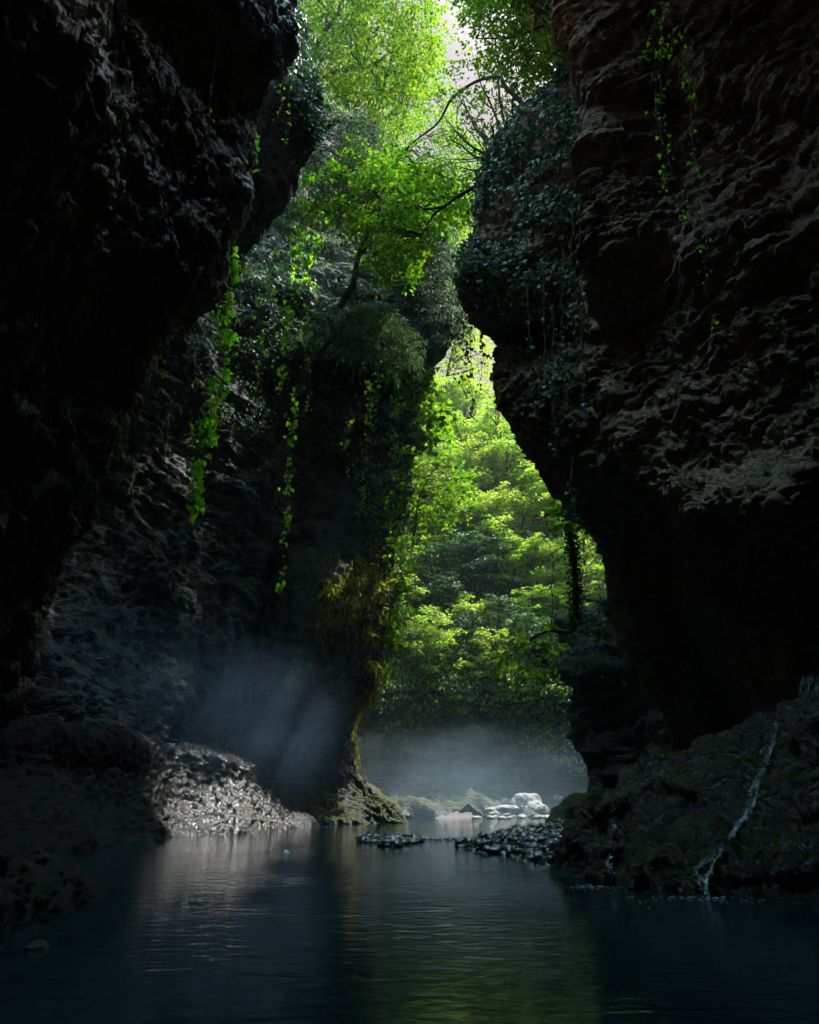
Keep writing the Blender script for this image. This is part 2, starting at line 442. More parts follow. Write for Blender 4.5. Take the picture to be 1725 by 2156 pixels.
t0 = np.array(G[0]); G.insert(0, [tuple(p) for p in t0 + np.array([-1.0, 6, 5.0])]); G.insert(0, [tuple(p) for p in t0 + np.array([-4.0, 22, 13.0])])
def d_wall(P, N):
    f1, f2 = worley(P * np.array([0.7, 0.7, 1.1]))
    c1, c2 = worley(P * np.array([1.9, 1.9, 2.6]))
    b1, e1 = blocks(P * np.array([0.45, 0.45, 0.9])); b2, e2 = blocks(P * np.array([1.3, 1.3, 2.8]))
    q = P + 0.25 * P[:, 2:3] * np.array([1.0, 0, 0]); k = S(6, 13, P[:, 2]); n = ridged(q * np.array([2.6, 2.6, 0.9]), 4)
    return 0.65 * fbm(P * 0.22, 3) + strata(P, 0.6, 0.16) + k * (0.22 * b1 + 0.12 * b2 - 0.06 * e1 + beds(P, 0.9, 0.30, 3) + beds(P, 2.6, 0.11, 4)) + (1 - k) * (0.12 * b1 + 0.05 * b2 + 0.09 * n) - 0.05 * e2 + 0.07 * ridged(P * np.array([2.2, 2.2, 3.2]), 4)
E = sheet(G, 0.125, d_wall, rw=[5, 4] + [1] * 23, cw=[4, 2, 1, 1, 1, 1, 1.2, 1.2, 1.2, 1.2, 1.3, 2], flip=True)
link("fern_hung_cliff", mesh_np("fern_hung_cliff", E['V'], E['F']), M_grey, kind="structure")

# ---- wet polished bank under the left wall
cols = [(-420, 1500, 1850, 9.5), (-220, 1505, 1828, 10.8), (-80, 1512, 1815, 12.0), (20, 1522, 1806, 13.0), (110, 1542, 1795, 14.3), (200, 1556, 1783, 16.0), (290, 1564, 1770, 18.0), (370, 1570, 1757, 20.6),
        (440, 1578, 1754, 21.2), (500, 1592, 1752, 21.6), (524, 1606, 1749, 22.4)]
G = [[], [], [], [], [], [], [], []]
for i, (px, yt, yb, Y) in enumerate(cols):
    hgt = yb - yt
    G[0].append(at(px - 60, yt - 8, Y + 8)); G[1].append(at(px - 5, yt + 2, Y + 3.0)); G[2].append(at(px, yt + 12, Y + 2.1)); G[3].append(at(px, yt + 0.30 * hgt, Y + 2.0))
    G[4].append(at(px + 3, yt + 0.58 * hgt, Y + 1.5)); G[5].append(at(px + 8, yt + 0.83 * hgt, Y + 0.7)); p = at(px + 12, yb, Y); p[2] = 0.02; G[6].append(p); G[7].append(p + V3(0.3, -1.0, -0.6))
ends = [[(540, 1600, 31), (541, 1612, 27.5), (540, 1620, 26.8), (545, 1655, 26.5), (556, 1690, 26.0), (575, 1718, 25.5), (602, 1745, 25.2)],
        [(560, 1610, 36), (562, 1640, 33), (565, 1650, 32), (575, 1680, 31.5), (590, 1702, 30.5), (620, 1722, 29.5), (660, 1737, 28.8)]]
for e in ends:
    for r in range(7):
        p = at(*e[r]); 
        if r == 6: p[2] = 0.02
        G[r].append(p)
    G[7].append(G[6][-1] + V3(0.4, -0.6, -0.6))
def d_bank(P, N):
    q = P * np.array([1, 1, 0.5])
    f1, f2 = worley(P * np.array([1.6, 1.6, 1.9]) + 0.25 * fbm(P * 2, 2)[:, None])
    w = S(-0.5, 0.25, P[:, 2])
    b1, e1 = blocks(P * np.array([1.5, 1.5, 1.6])); b2, e2 = blocks(P * np.array([4.2, 4.2, 5.0]))
    return (0.28 * fbm(P * 0.3, 3) + 0.07 * ridged(q * np.array([1.6, 1.6, 0.5]), 4) + 0.05 * b1 + 0.06 * b2 - 0.03 * e2 + 0.04 * ridged(P * 5, 3)) * (0.35 + 0.65 * w)
B = sheet(G, 0.07, d_bank, cw=[4, 3, 2, 1, 1, 1, 1, 1, 1, 1, 1, 2], rw=[4, 1, 1, 1, 1, 1, 1], flip=False)
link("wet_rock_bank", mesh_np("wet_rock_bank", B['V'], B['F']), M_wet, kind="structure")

# ---- dark gravel mound at the left edge of the pool
G = []
for px_e, zf in ((-500, 1.0),):
    pass
mx = np.linspace(0, 1, 9)
ctr = V3(-4.9, 7.2, 0.0)
rows = []
for r, zz in zip((0.0, 0.35, 0.62, 0.82, 1.0, 1.15), (0.62, 0.55, 0.40, 0.2, 0.0, -0.3)):
    row = []
    for a in np.linspace(0, 2 * math.pi, 17):
        rx = 1.75 if math.cos(a) > 0 else 3.0
        ry = 2.6 if math.sin(a) > 0 else 2.0
        row.append(ctr + V3(rx * (r + 0.01) * math.cos(a), ry * (r + 0.01) * math.sin(a), zz))
    rows.append(row)
def d_grav(P, N):
    f1, f2 = worley(P * np.array([5.5, 5.5, 5.5]))
    return 0.10 * fbm(P * 1.0, 3) + 0.11 * (0.55 - f1)
Mo = sheet(rows, 0.035, d_grav, flip=True)
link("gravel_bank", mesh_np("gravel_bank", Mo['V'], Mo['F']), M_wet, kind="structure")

# ---- right wall: ivy hung bulge, its hollow foot
silG = [(1215, 20, 4), (1200, 110, 3.0), (1150, 185, 1.5), (1062, 268, 0.6), (1030, 340, 0.2), (1012, 405, 0), (988, 490, 0), (972, 540, -0.2), (978, 600, -0.2), (1002, 650, 0), (1042, 692, 0.3), (1068, 716, 0.6), (1042, 742, 0.3),
        (1034, 800, 0), (1050, 852, 0), (1080, 906, 0), (1110, 970, 0), (1150, 1022, 0.3), (1204, 1082, 0.6), (1242, 1142, 0.8), (1272, 1222, 1.2), (1306, 1292, 1.6), (1340, 1350, 2), (1375, 1430, 2.6), (1410, 1520, 3), (1430, 1640, 3), (1440, 1750, 3)]
G = []
for px, py, dY in silG:
    Y0 = 18.0 + dY
    hole = S(1075, 1190, py)           # hollow under the shelf
    shelf = math.exp(-((py - 1040) / 55.0) ** 2)
    vert = S(300, 520, py)
    s = at(px, py, Y0)
    xs = np.array([px + 60, px + 130, max(px + 200, 1235), 1330, 1440, 1560, 1680, 1800])
    xs = np.maximum.accumulate(np.array([x if x > px + 60 + 40 * i else px + 60 + 40 * i for i, x in enumerate(xs)]))
    ys = np.array([Y0 - 1.0, Y0 - 1.8, 15.6, 14.0, 12.6 - 0.35 * shelf, 11.4 - 0.5 * shelf, 10.2 - 0.5 * shelf, 9.2])
    ys = np.minimum(ys, Y0 - 0.5) + hole * np.array([0.4, 0.8, 1.2, 2.0, 2.6, 3.0, 3.2, 3.2])
    row = [(s[0] + 8, Y0 + 10, s[2] + 2), (s[0] + 2.0, Y0 + 3.0, s[2] + 0.5), (s[0] + 0.4, Y0 + 0.9, s[2] + 0.1), tuple(s)]
    row += [tuple(at(a, py, b)) for a, b in zip(xs, ys)]
    e = at(1800, py, ys[-1])
    xe = min(e[0], 6.6)
    row += [(xe + 0.2, 4.0, e[2]), (xe, -3, e[2]), (xe - 0.5, -9, e[2]), (xe - 4, -16, e[2])]
    G.append(row)
G.append([(p[0] + 0.1, p[1], -0.7) for p in G[-1]])
t0 = np.array(G[0]); G.insert(0, [tuple(p) for p in t0 + V3(-2.4, 1.0, 6)]); G.insert(0, [tuple(p) for p in t0 + V3(-5.2, 2.0, 10)])  # unseen top rows lean inward, added to shade the left bank
def d_right(P, N):
    q = P + 0.35 * np.stack([fbm(P * 1.3, 2), fbm(P * 1.3 + 30, 2), fbm(P * 1.3 + 60, 2)], 1)
    f1, f2 = worley(q * np.array([1.9, 1.9, 3.2]))
    g1, g2 = worley(q * np.array([0.75, 0.75, 1.3]))
    pit = S(0.25, 0.75, f1)
    k = S(2.0, 9.0, P[:, 2])
    b1, e1 = blocks(P * np.array([0.8, 0.8, 1.5])); b2, e2 = blocks(P * np.array([2.6, 2.6, 4.6])); h1, h2 = worley(q * np.array([4.5, 4.5, 6.5]))
    return 0.45 * fbm(P * 0.28, 3) + strata(P, 1.1, 0.10) + 0.10 * (0.5 - g1) + 0.15 * b1 + 0.07 * b2 + beds(P, 1.7, 0.09, 5) + beds(P, 5.0, 0.04, 6) - (0.03 + 0.07 * k) * pit - 0.06 * S(0.3, 0.7, h1) - 0.05 * e1 + 0.06 * ridged(q * np.array([2.6, 2.6, 4.6]), 4)
Rr = sheet(G, 0.062, d_right, cw=[8, 3, 1.2, 1, 1, 1, 1, 1, 1, 1, 1, 2, 6, 8, 10], rw=[5, 4] + [1] * 27, flip=False)
link("ivy_hung_cliff", mesh_np("ivy_hung_cliff", Rr['V'], Rr['F']), M_brown, kind="structure")

# ---- the buttress of the right wall nearest to the viewer
silF = [(1135, -420, 0), (1140, -250, 0), (1150, -110, 0), (1167, 0, 0), (1186, 60, 0), (1203, 115, 0), (1222, 165, 0), (1238, 205, 0.1), (1258, 236, 0.3), (1252, 268, 0.1), (1240, 300, 0), (1233, 340, 0), (1230, 400, 0), (1236, 475, 0.1), (1242, 560, 0.5), (1262, 650, 1.2), (1300, 740, 2.2)]
G = []
for px, py, dY in silF:
    Y0 = 13.2 + dY
    s = at(px, py, Y0)
    notch = math.exp(-((py - 290) / 60.0) ** 2)
    dark = math.exp(-((py - 330) / 120.0) ** 2)
    row = [(s[0] + 7, Y0 + 8, s[2] + 0.5), (s[0] + 1.6, Y0 + 2.6, s[2]), (s[0] + 0.3, Y0 + 0.7, s[2]), tuple(s), tuple(at(px + 35, py, Y0 - 0.35)), tuple(at(px + 95, py, Y0 - 0.75 + 0.2 * notch)), tuple(at(px + 190, py, Y0 - 1.3 + 0.7 * dark)),
           tuple(at(1480, py, 10.9 + 1.0 * dark + 0.8 * dY)), tuple(at(1640, py, 9.6 + 0.6 * dark + dY)), tuple(at(1800, py, 8.4 + dY))]
    e = row[-1]; xe = min(e[0], 6.4)
    row += [(xe, 4.0, e[2]), (xe - 0.3, -4, e[2]), (xe - 3.5, -16, e[2])]
    G.append(row)
t0 = np.array(G[0]); G.insert(0, [tuple(p) for p in t0 + V3(-1.8, 0.6, 5)]); G.insert(0, [tuple(p) for p in t0 + V3(-4.5, 1.2, 9)])  # unseen rows added above, leaning in to keep sun off the left cliff
def d_near(P, N):
    q = P + 0.3 * np.stack([fbm(P * 1.1, 2), fbm(P * 1.1 + 30, 2), fbm(P * 1.1 + 60, 2)], 1)
    f1, f2 = worley(q * np.array([1.0, 1.0, 2.4]))
    g1, g2 = worley(q * np.array([2.2, 2.2, 4.0]))
    b1, e1 = blocks(P * np.array([0.9, 0.9, 1.9])); b2, e2 = blocks(P * np.array([2.4, 2.4, 5.0]))
    return 0.35 * fbm(P * 0.35, 3) + strata(P, 1.3, 0.10) + 0.08 * (0.5 - f1) + 0.06 * (0.5 - g1) + 0.2 * b1 + 0.08 * b2 - 0.06 * e1 + beds(P, 1.9, 0.15, 7) + beds(P, 5.5, 0.05, 8) - 0.04 * e2 + 0.06 * ridged(q * np.array([2.2, 2.2, 5.0]), 4)
Fb = sheet(G, 0.06, d_near, rw=[6, 5, 3] + [1] * 15, cw=[6, 3, 1, 1, 1, 1, 1, 1, 2, 5, 8, 10], flip=False)
link("rock_buttress_cliff", mesh_np("rock_buttress_cliff", Fb['V'], Fb['F']), M_brown, kind="structure")

# ---- foot of the right wall further down the gorge, with an ivy covered ledge
silH = [(1216, 1322, 1.2), (1206, 1345, 0.2), (1204, 1400, 0), (1212, 1470, 0), (1224, 1530, 0), (1244, 1582, 0), (1262, 1620, -0.2), (1252, 1648, -0.1), (1222, 1690, -0.4), (1205, 1722, -0.6)]
G = []
for px, py, dY in silH:
    Y0 = 27 + dY
    s = at(px, py, Y0)
    row = [(s[0] + 9, Y0 + 12, s[2] + 1.5), (s[0] + 2, Y0 + 4, s[2] + 0.2), (s[0] + 0.35, Y0 + 0.9, s[2]), tuple(s), tuple(at(px + 50, py, Y0 - 0.7)), tuple(at(px + 120, py, Y0 - 1.6)), tuple(at(1400, py, 23)), tuple(at(1540, py, 20.5)), tuple(at(1700, py, 18.5)), tuple(at(1900, py, 17))]
    G.append(row)
t0 = np.array(G[0])
top = t0.copy(); top[:, 1] += 3.5; top[:, 2] += np.linspace(0.6, 3.0, len(top)); G.insert(0, [tuple(p) for p in top])
top2 = top.copy(); top2[:, 1] += 6.0; top2[:, 2] += 1.5; top2[:, 0] += 6.5; G.insert(0, [tuple(p) for p in top2])
G.append([(p[0], p[1], -0.7) for p in G[-1]])
H = sheet(G, 0.13, d_over, cw=[5, 2, 1, 1, 1, 1, 2, 3, 4], rw=[4, 1.2] + [1] * 10, flip=False)
link("ledge_cliff", mesh_np("ledge_cliff", H['V'], H['F']), M_grey, kind="structure")

# ---- end wall and wooded slope that close the view
ccol = [560, 680, 760, 830, 900, 970, 1040, 1110, 1180, 1250, 1330, 1430, 1560]
rowsH = [(1726, 43.0), (1708, 43.6), (1690, 44.6), (1655, 46.0), (1610, 46.6), (1560, 46.2), (1510, 47.0), (1460, 46.8), (1410, 48.5), (1340, 51.5), (1250, 55), (1150, 59.5), (1050, 64.5), (960, 70.0), (900, 76)]
G = []
for i, (py, Y) in enumerate(rowsH):
    row = []
    for px in ccol:
        bay = -3.5 * S(900, 700, px) - 3.0 * S(1150, 1400, px) + 1.2 * math.exp(-((px - 1050) / 120.0) ** 2)
        shelf = 0
        if i <= 2: shelf = (-1.5 + 0.6 * i) * S(960, 850, px) - (2 - i) * 0.2
        row.append(at(px, py, Y + bay + shelf))
    G.append(row)
base = np.array(G[0]); base[:, 2] = -0.7; base[:, 1] -= 1.0; G.insert(0, [tuple(p) for p in base])
last = np.array(G[-1]); b1 = last.copy(); b1[:, 1] += 10; b1[:, 2] += 5; G.append([tuple(p) for p in b1])
b2 = last.copy(); b2[:, 1] += 40; b2[:, 2] += 8; G.append([tuple(p) for p in b2])
def d_far(P, N):
    f1, f2 = worley(P * np.array([0.45, 0.45, 0.9]))
    k = S(13, 8.5, P[:, 2])
    return 0.7 * fbm(P * 0.16, 3) + k * (strata(P, 0.7, 0.35, 0.6) + beds(P, 0.9, 0.7, 9, 0.4) + beds(P, 2.4, 0.22, 10, 0.4) + 0.3 * (0.5 - f1) + 0.2 * ridged(P * np.array([0.7, 0.7, 1.6]), 3)) + 0.1 * fbm(P * 1.5, 3)
HS = sheet(G, 0.26, d_far, cw=[3, 2, 1, 1, 1, 1, 1, 1, 1, 1, 2, 3], rw=[1] * 9 + [1.5] * 6 + [5, 8], flip=True)
link("far_hill", mesh_np("far_hill", HS['V'], HS['F']), M_far, kind="structure")

# ---- plateau sides: the ground above the gorge on both sides, and an unseen vault and back wall added to block light
def d_roof(P, N): return 0.8 * fbm(P * 0.2, 3) + 0.2 * ridged(P * 0.7, 3)
G = []
for Y, zb in ((VBACK, 23.5), (VBACK + 1.5, 21.5), (-1, 21.5), (SHADE_VAULT - 1.5, 21.5), (SHADE_VAULT, SHADE_VAULT * 0.6 + 20)):
    row = []
    for u in np.linspace(0, 1, 11):
        x = -9.5 + (21.5 + 0.25 * max(0, Y)) * u
        row.append((x, Y + (0.9 * math.sin(u * 9) if Y > 12 else 0), zb + 1.6 * math.sin(u * math.pi)))
    G.append(row)
up = np.array(G[-1]); up[:, 2] += 3.0; up[:, 1] += 0.2; G.append([tuple(p) for p in up])
up2 = up.copy(); up2[:, 2] += 1.0; up2[:, 1] = VBACK + 0.5; G.append([tuple(p) for p in up2])
RF = sheet(G, 0.6, d_roof, flip=True)
link("added_shade_vault", mesh_np("added_shade_vault", RF['V'], RF['F']), M_brown, kind="structure")  # unseen roof over the viewer, added to darken the near gorge
G = []
for z in (-0.8, 4, 9, 14, 19, 24):
    G.append([(-11, -14, z), (-7, -15.5, z), (-3, -16.2, z), (1, -16, z), (5, -15.5, z), (9, -14, z)])
BK = sheet(G, 0.6, d_roof, flip=True)
link("light_blocking_cliff", mesh_np("light_blocking_cliff", BK['V'], BK['F']), M_brown, kind="structure")  # unseen wall behind the viewer, added to keep light out
# unseen high ground right of the gorge, shaped to keep sun off pool and wall
G = []
for Y in (16, 24, 32, 40, 45, 50, 62, 80, 110):
    row = []
    off = np.interp(Y, [14, 32, 40, 45, 50, 62, 80, 110], [0, 0, 1.4, 3.2, 6.5, 15, 27, 42])
    for x, z in ((13.0, -1), (13.0, 10), (13.0, 25), (13.5, 40), (14, 52), (16, 58), (22, 60), (40, 62), (80, 64)):
        row.append((x + off + (0.3 * z if Y > 48 else 0.0), Y, z * np.interp(Y, [36, 46, 60, 110], [1.0, 0.66, 0.6, 0.7])))
    G.append(row)
RG = sheet(G, 0.9, d_roof, flip=False)
link("sun_blocking_hill", mesh_np("sun_blocking_hill", RG['V'], RG['F']), M_far, kind="structure")
# high ground left of the gorge
G = []
for Y in (8, 16, 24, 34, 46, 60, 80, 110):
    row = []
    off = np.interp(Y, [8, 30, 50, 80, 110], [0, 2.0, -2, -6, -14])
    for x, z in ((-19.5, -1), (-19.5, 8), (-19.0, 18), (-18.5, 27), (-18, 33), (-20, 38), (-40, 42), (-80, 46)):
        row.append((x + off - (0.2 * z if Y > 36 else 0.05 * z), Y, z))
    G.append(row)
LG = sheet(G, 0.9, d_roof, flip=True)
link("wooded_hill", mesh_np("wooded_hill", LG['V'], LG['F']), M_far, kind="structure")

# ---- river bed / ground sheet and water
me = mesh_np("ground", np.array([(-600, -600, -0.75), (600, -600, -0.75), (600, 900, -0.75), (-600, 900, -0.75)], float), np.array([[0, 1, 2, 3]]))
t = NT("river_bed")
b = t.add('ShaderNodeBsdfPrincipled')
t.l(t.ramp(t.noise(2.0, t.mapping(), 6), [(0.3, (0.03, 0.028, 0.022)), (0.7, (0.10, 0.09, 0.07))]), b.inputs['Base Color'])
t.l(b.outputs[0], t.out.inputs[0])
link("ground", me, t.m, kind="structure")
xs = np.linspace(-14, 14, 57); ysw = np.concatenate([np.linspace(-16, 2, 19), np.linspace(2.3, 52, 130)])
gx, gy = np.meshgrid(xs, ysw)
W = np.stack([gx, gy, 0 * gx], -1).reshape(-1, 3)
idx = np.arange(len(W)).reshape(gx.shape)
me = mesh_np("water", W, np.stack([idx[:-1, :-1], idx[:-1, 1:], idx[1:, 1:], idx[1:, :-1]], -1).reshape(-1, 4))
t = NT("water")
b = t.add('ShaderNodeBsdfPrincipled')
b.inputs['Base Color'].default_value = (0.004, 0.018, 0.020, 1)
b.inputs['Roughness'].default_value = 0.035; b.inputs['IOR'].default_value = 1.33
b.inputs['Specular IOR Level'].default_value = 0.5
v1 = t.mapping(scale=(1.0, 2.2, 1)); v2 = t.mapping(scale=(1.0, 1.5, 1), rot=(0, 0, 0.35))
h = t.math('ADD', t.math('MULTIPLY', t.noise(2.6, v1, 3, 0.5, 0.6), 0.6), t.math('MULTIPLY', t.noise(7.5, v2, 3, 0.55), 0.28))
calm = t.ramp(t.noise(0.28, t.mapping(), 3), [(0.38, (0.25, 0.25, 0.25)), (0.62, (1, 1, 1))])
bp = t.add('ShaderNodeBump'); bp.inputs['Distance'].default_value = 0.035
t.l(t.math('MULTIPLY', calm, 0.55), bp.inputs['Strength'])
t.l(h, bp.inputs['Height']); t.l(bp.outputs[0], b.inputs['Normal'])
t.l(b.outputs[0], t.out.inputs[0])
link("water", me, t.m, kind="structure")
# ================================================================== ROCK THINGS
# ---- wet outcrop on the right with trickles of water over it
oc = [(1168, 1800, 1846, 10.6, 11.6), (1200, 1772, 1852, 9.55, 10.5), (1216, 1752, 1857, 9.3, 10.2), (1262, 1702, 1862, 9.0, 10.4), (1312, 1682, 1866, 8.8, 10.9), (1330, 1652, 1869, 8.7, 11.6), (1385, 1614, 1874, 8.4, 11.9), (1435, 1588, 1879, 8.2, 12.0),
      (1500, 1556, 1884, 8.0, 12.0), (1570, 1530, 1889, 7.8, 11.7), (1640, 1508, 1894, 7.6, 11.2), (1725, 1470, 1900, 7.4, 10.4), (1830, 1440, 1908, 7.1, 9.8), (2000, 1430, 1920, 6.6, 9.2)]
G = [[] for _ in range(8)]
for px, yt, yb, Yb, Yt in oc:
    h = yb - yt
    tp = at(px, yt, Yt)
    G[0].append(tp + V3(0.8, 3.0, -0.5)); G[1].append(tp + V3(0.1, 0.8, 0.0)); G[2].append(tp)
    k = S(1262, 1400, px)
    G[3].append(at(px, yt + 0.22 * h, Yt - (0.25 + 0.75 * k) * (Yt - Yb) * 0.42)); G[4].append(at(px, yt + 0.48 * h, Yb + (Yt - Yb) * (0.32 + 0.06 * k)))
    G[5].append(at(px, yt + 0.76 * h, Yb + (Yt - Yb) * 0.10)); p = at(px, yb, Yb); p[2] = 0.02; G[6].append(p); G[7].append(p + V3(0.0, -0.05, -0.6))
def d_out(P, N):
    q = P + 0.12 * np.stack([fbm(P * 2, 2), fbm(P * 2 + 30, 2), fbm(P * 2 + 60, 2)], 1)
    f1, f2 = worley(q * np.array([2.2, 2.2, 4.2]))
    g1, g2 = worley(q * np.array([6, 6, 9.0]))
    b1, e1 = blocks(P * np.array([1.3, 1.3, 2.6])); b2, e2 = blocks(P * np.array([3.8, 3.8, 7.0]))
    return 0.16 * fbm(P * 0.9, 4) + 0.05 * (0.5 - f1) + 0.05 * (0.5 - g1) + 0.20 * b1 + 0.07 * b2 - 0.05 * e1 - 0.02 * e2 + strata(P, 2.6, 0.03) + beds(P, 3.2, 0.10, 12) + beds(P, 8.0, 0.03, 13) + 0.025 * ridged(P * 5, 3)
OC = sheet(G, 0.032, d_out, cw=[1.2, 1, 1, 1, 1, 1, 1, 1, 1, 1, 1, 3, 4], rw=[5, 2, 1, 1, 1, 1, 1.5], flip=False)
link("wet_rock", mesh_np("wet_rock", OC['V'], OC['F']), M_dark, label="big dark mossy rock on the right with thin streams of water running down it", category="rock")

def ico(sub):
    import bmesh
    bm = bmesh.new(); bmesh.ops.create_icosphere(bm, subdivisions=sub, radius=1.0)
    V = np.array([v.co[:] for v in bm.verts]); F = np.array([[v.index for v in f.verts] for f in bm.faces]); bm.free()
    return V, F
ICO = {k: ico(k) for k in (2, 3, 4, 5, 6)}
def boulder(name, c, r, seed, mat, sub=4, rough=0.25, facet=0.5, label=None, category="boulder", group=None, rz=0.0):
    V, F = ICO[sub]
    o = V * 1.0
    q = V * 1.1 + seed * 7.31
    f1, f2 = worley(q * 1.1)
    d = 1 + rough * fbm(q, 4) + facet * 0.5 * (0.45 - f1)
    P = o * d[:, None] * np.array(r)
    P[:, 2] = np.where(P[:, 2] < -0.45 * r[2], -0.45 * r[2] + 0.15 * (P[:, 2] + 0.45 * r[2]), P[:, 2])
    ob = link(name, mesh_np(name, P, F), mat)
    ob.location = c; ob.rotation_euler = (0, 0, rz)
    if label: ob["label"] = label; ob["category"] = category
    if group: ob["group"] = group
    return ob
# ---- mossy hump at the foot of the right wall
c = at(1252, 1742, 27.0)
boulder("mossy_boulder", (c[0] + 0.2, 26.8, 0.05), (2.05, 2.1, 1.15), 3, M_dark, 6, 0.16, 0.2, "low rounded dark boulder with a green mossy top at the foot of the right cliff", "boulder")
# ---- pale boulders at the far end of the pool
pb = [(1112, 1722, 43.5, 1.0, 0.95, "tallest pale grey boulder with a dark cracked face on the far shore", 5.1, 0.3),
      (1062, 1724, 43.2, 1.05, 0.42, "long flat white slab lying left of the tallest pale boulder", 6.3, 0.1),
      (1064, 1716, 45.2, 0.8, 0.72, "tan rounded boulder behind the flat white slab", 2.2, 0.8),
      (1134, 1724, 43.4, 0.75, 0.6, "grey boulder leaning on the right side of the tallest pale boulder", 8.7, 1.3),
      (1186, 1704, 46.0, 1.05, 0.95, "whitish boulder at the back beside the mossy hump", 9.4, 0.5),
      (1212, 1706, 46.5, 0.8, 0.8, "small pale boulder half hidden behind the mossy hump", 4.2, 0.9),
      (1160, 1708, 45.8, 0.6, 0.5, "brownish boulder in the mist between the pale boulders", 1.9, 0.2)]
for px, py, Y, rx, rz_, lab, sd_, ro in pb:
    c = at(px, py, Y)
    boulder("boulder", (c[0], Y, 0.12 + 0.25 * rz_), (rx, rx * 0.8, rz_), sd_, M_pale, 5, 0.2, 0.75, lab, "boulder", "pale boulders on the far shore", ro)
# ---- pale stones along the far waterline
for i in range(26):
    px = rng.uniform(1000, 1160); Y = rng.uniform(38, 42.5)
    c = at(px, 1722, Y); r = rng.uniform(0.08, 0.26)
    boulder("shore_stone", (c[0], Y, 0.02), (r * 1.3, r, r * 0.6), 20 + i, M_pale, 2, 0.2, 0.5, "small pale stone in the shallows in front of the far boulders", "stone", "pale stones in the far shallows", rng.uniform(0, 3))
# ---- gravel bars
def stones(n, inside, smin, smax, hfn, seed):
    r = np.random.default_rng(seed); V0, F0 = ICO[2]
    VV = []; FF = []; b = 0
    while len(VV) < n:
        x, y = inside(r)
        s = smin + (smax - smin) * r.random() ** 4.5
        sc = np.array([s * r.uniform(0.8, 1.5), s * r.uniform(0.7, 1.2), s * r.uniform(0.45, 0.8)])
        a = r.uniform(0, 6.28); ca, sa = math.cos(a), math.sin(a)
        P = V0 * (1 + 0.22 * r.normal(size=(len(V0), 1))) * sc
        P = P @ np.array([[ca, -sa, 0], [sa, ca, 0], [0, 0, 1]]) + np.array([x, y, hfn(x, y) + r.uniform(-0.2, 0.35) * s])
        VV.append(P); FF.append(F0 + b); b += len(V0)
    return np.concatenate(VV), np.concatenate(FF)
t = NT("wet_stones"); g = t.add('ShaderNodeNewGeometry')
b = t.add('ShaderNodeBsdfPrincipled'); t.l(t.ramp(g.outputs['Random Per Island'], [(0.0, (0.02, 0.02, 0.022)), (0.6, (0.06, 0.06, 0.062)), (1.0, (0.15, 0.15, 0.15))]), b.inputs['Base Color'])
b.inputs['Roughness'].default_value = 0.28; b.inputs['Specular IOR Level'].default_value = 0.8
bp = t.add('ShaderNodeBump'); bp.inputs['Strength'].default_value = 0.4; bp.inputs['Distance'].default_value = 0.02
t.l(t.noise(30, t.mapping(), 4), bp.inputs['Height']); t.l(bp.outputs[0], b.inputs['Normal']); t.l(b.outputs[0], t.out.inputs[0]); M_stone = t.m
bar_out = [tuple(at(a, b_, 1)[:2] * (0.9 / (0.9 - at(a, b_, 1)[2]))) for a, b_ in ((962, 1782), (1000, 1772), (1050, 1760), (1100, 1750), (1160, 1744), (1216, 1740), (1260, 1745), (1260, 1830), (1200, 1832), (1150, 1828), (1105, 1816), (1075, 1808), (1040, 1799), (985, 1792))]
bo = np.array(bar_out)
def in_bar(r):
    while True:
        x = r.uniform(bo[:, 0].min(), bo[:, 0].max()); y = r.uniform(bo[:, 1].min(), bo[:, 1].max())
        if inpoly(np.array([[x, y]]), bar_out)[0]: return x, y
def dist_edge(x, y):
    d = 9
    for i in range(len(bo)):
        a = bo[i]; e = bo[(i + 1) % len(bo)] - a
        u = np.clip(((x - a[0]) * e[0] + (y - a[1]) * e[1]) / (e @ e), 0, 1)
        d = min(d, math.hypot(x - a[0] - u * e[0], y - a[1] - u * e[1]))
    return d
def h_bar(x, y): return 0.16 * S(0.0, 0.9, dist_edge(x, y)) - 0.02 + 0.08 * math.sin(x * 3 + y)
V, F = stones(4600, in_bar, 0.024, 0.14, h_bar, 11)
link("gravel", mesh_np("gravel", V, F), M_stone, kind="stuff")
# a low core below the stones so that no water shows between them
gx, gy = np.meshgrid(np.linspace(bo[:, 0].min(), bo[:, 0].max(), 40), np.linspace(bo[:, 1].min(), bo[:, 1].max(), 60))
gz = np.array([[(h_bar(a, b_) - 0.03) if inpoly(np.array([[a, b_]]), bar_out)[0] else -0.12 for a, b_ in zip(ra, rb)] for ra, rb in zip(gx, gy)])
idx = np.arange(gx.size).reshape(gx.shape)
link("gravel_bar_land", mesh_np("gravel_bar_land", np.stack([gx, gy, gz], -1).reshape(-1, 3), np.stack([idx[:-1, :-1], idx[:-1, 1:], idx[1:, 1:], idx[1:, :-1]], -1).reshape(-1, 4)), M_wet, kind="structure")
def wat(px, py):
    p = at(px, py, 1.0); k = CAM_H / (CAM_H - p[2]); return p[0] * k, k
def in_bar2(r):
    u = r.random(); px = 762 + 120 * u; py = 1771 + r.normal() * 3.0 * (0.4 + math.sin(u * 3.1))
    return wat(px, py)
V, F = stones(260, in_bar2, 0.05, 0.17, lambda x, y: 0.02, 12)
link("small_gravel", mesh_np("small_gravel", V, F), M_stone, kind="stuff")
for i in range(22):
    px = 884 + 90 * (i + rng.uniform(-0.4, 0.4)) / 22; x, y = wat(px, 1767 + rng.normal() * 1.2); r = rng.uniform(0.04, 0.10)
    boulder("pebble", (x, y, 0.0), (r * 1.6, r, r * 0.6), 50 + i, M_stone, 2, 0.2, 0.4, "wet pebble in the thin line of stones right of the small gravel bar", "pebble", "pebbles breaking the water", rng.uniform(0, 3))
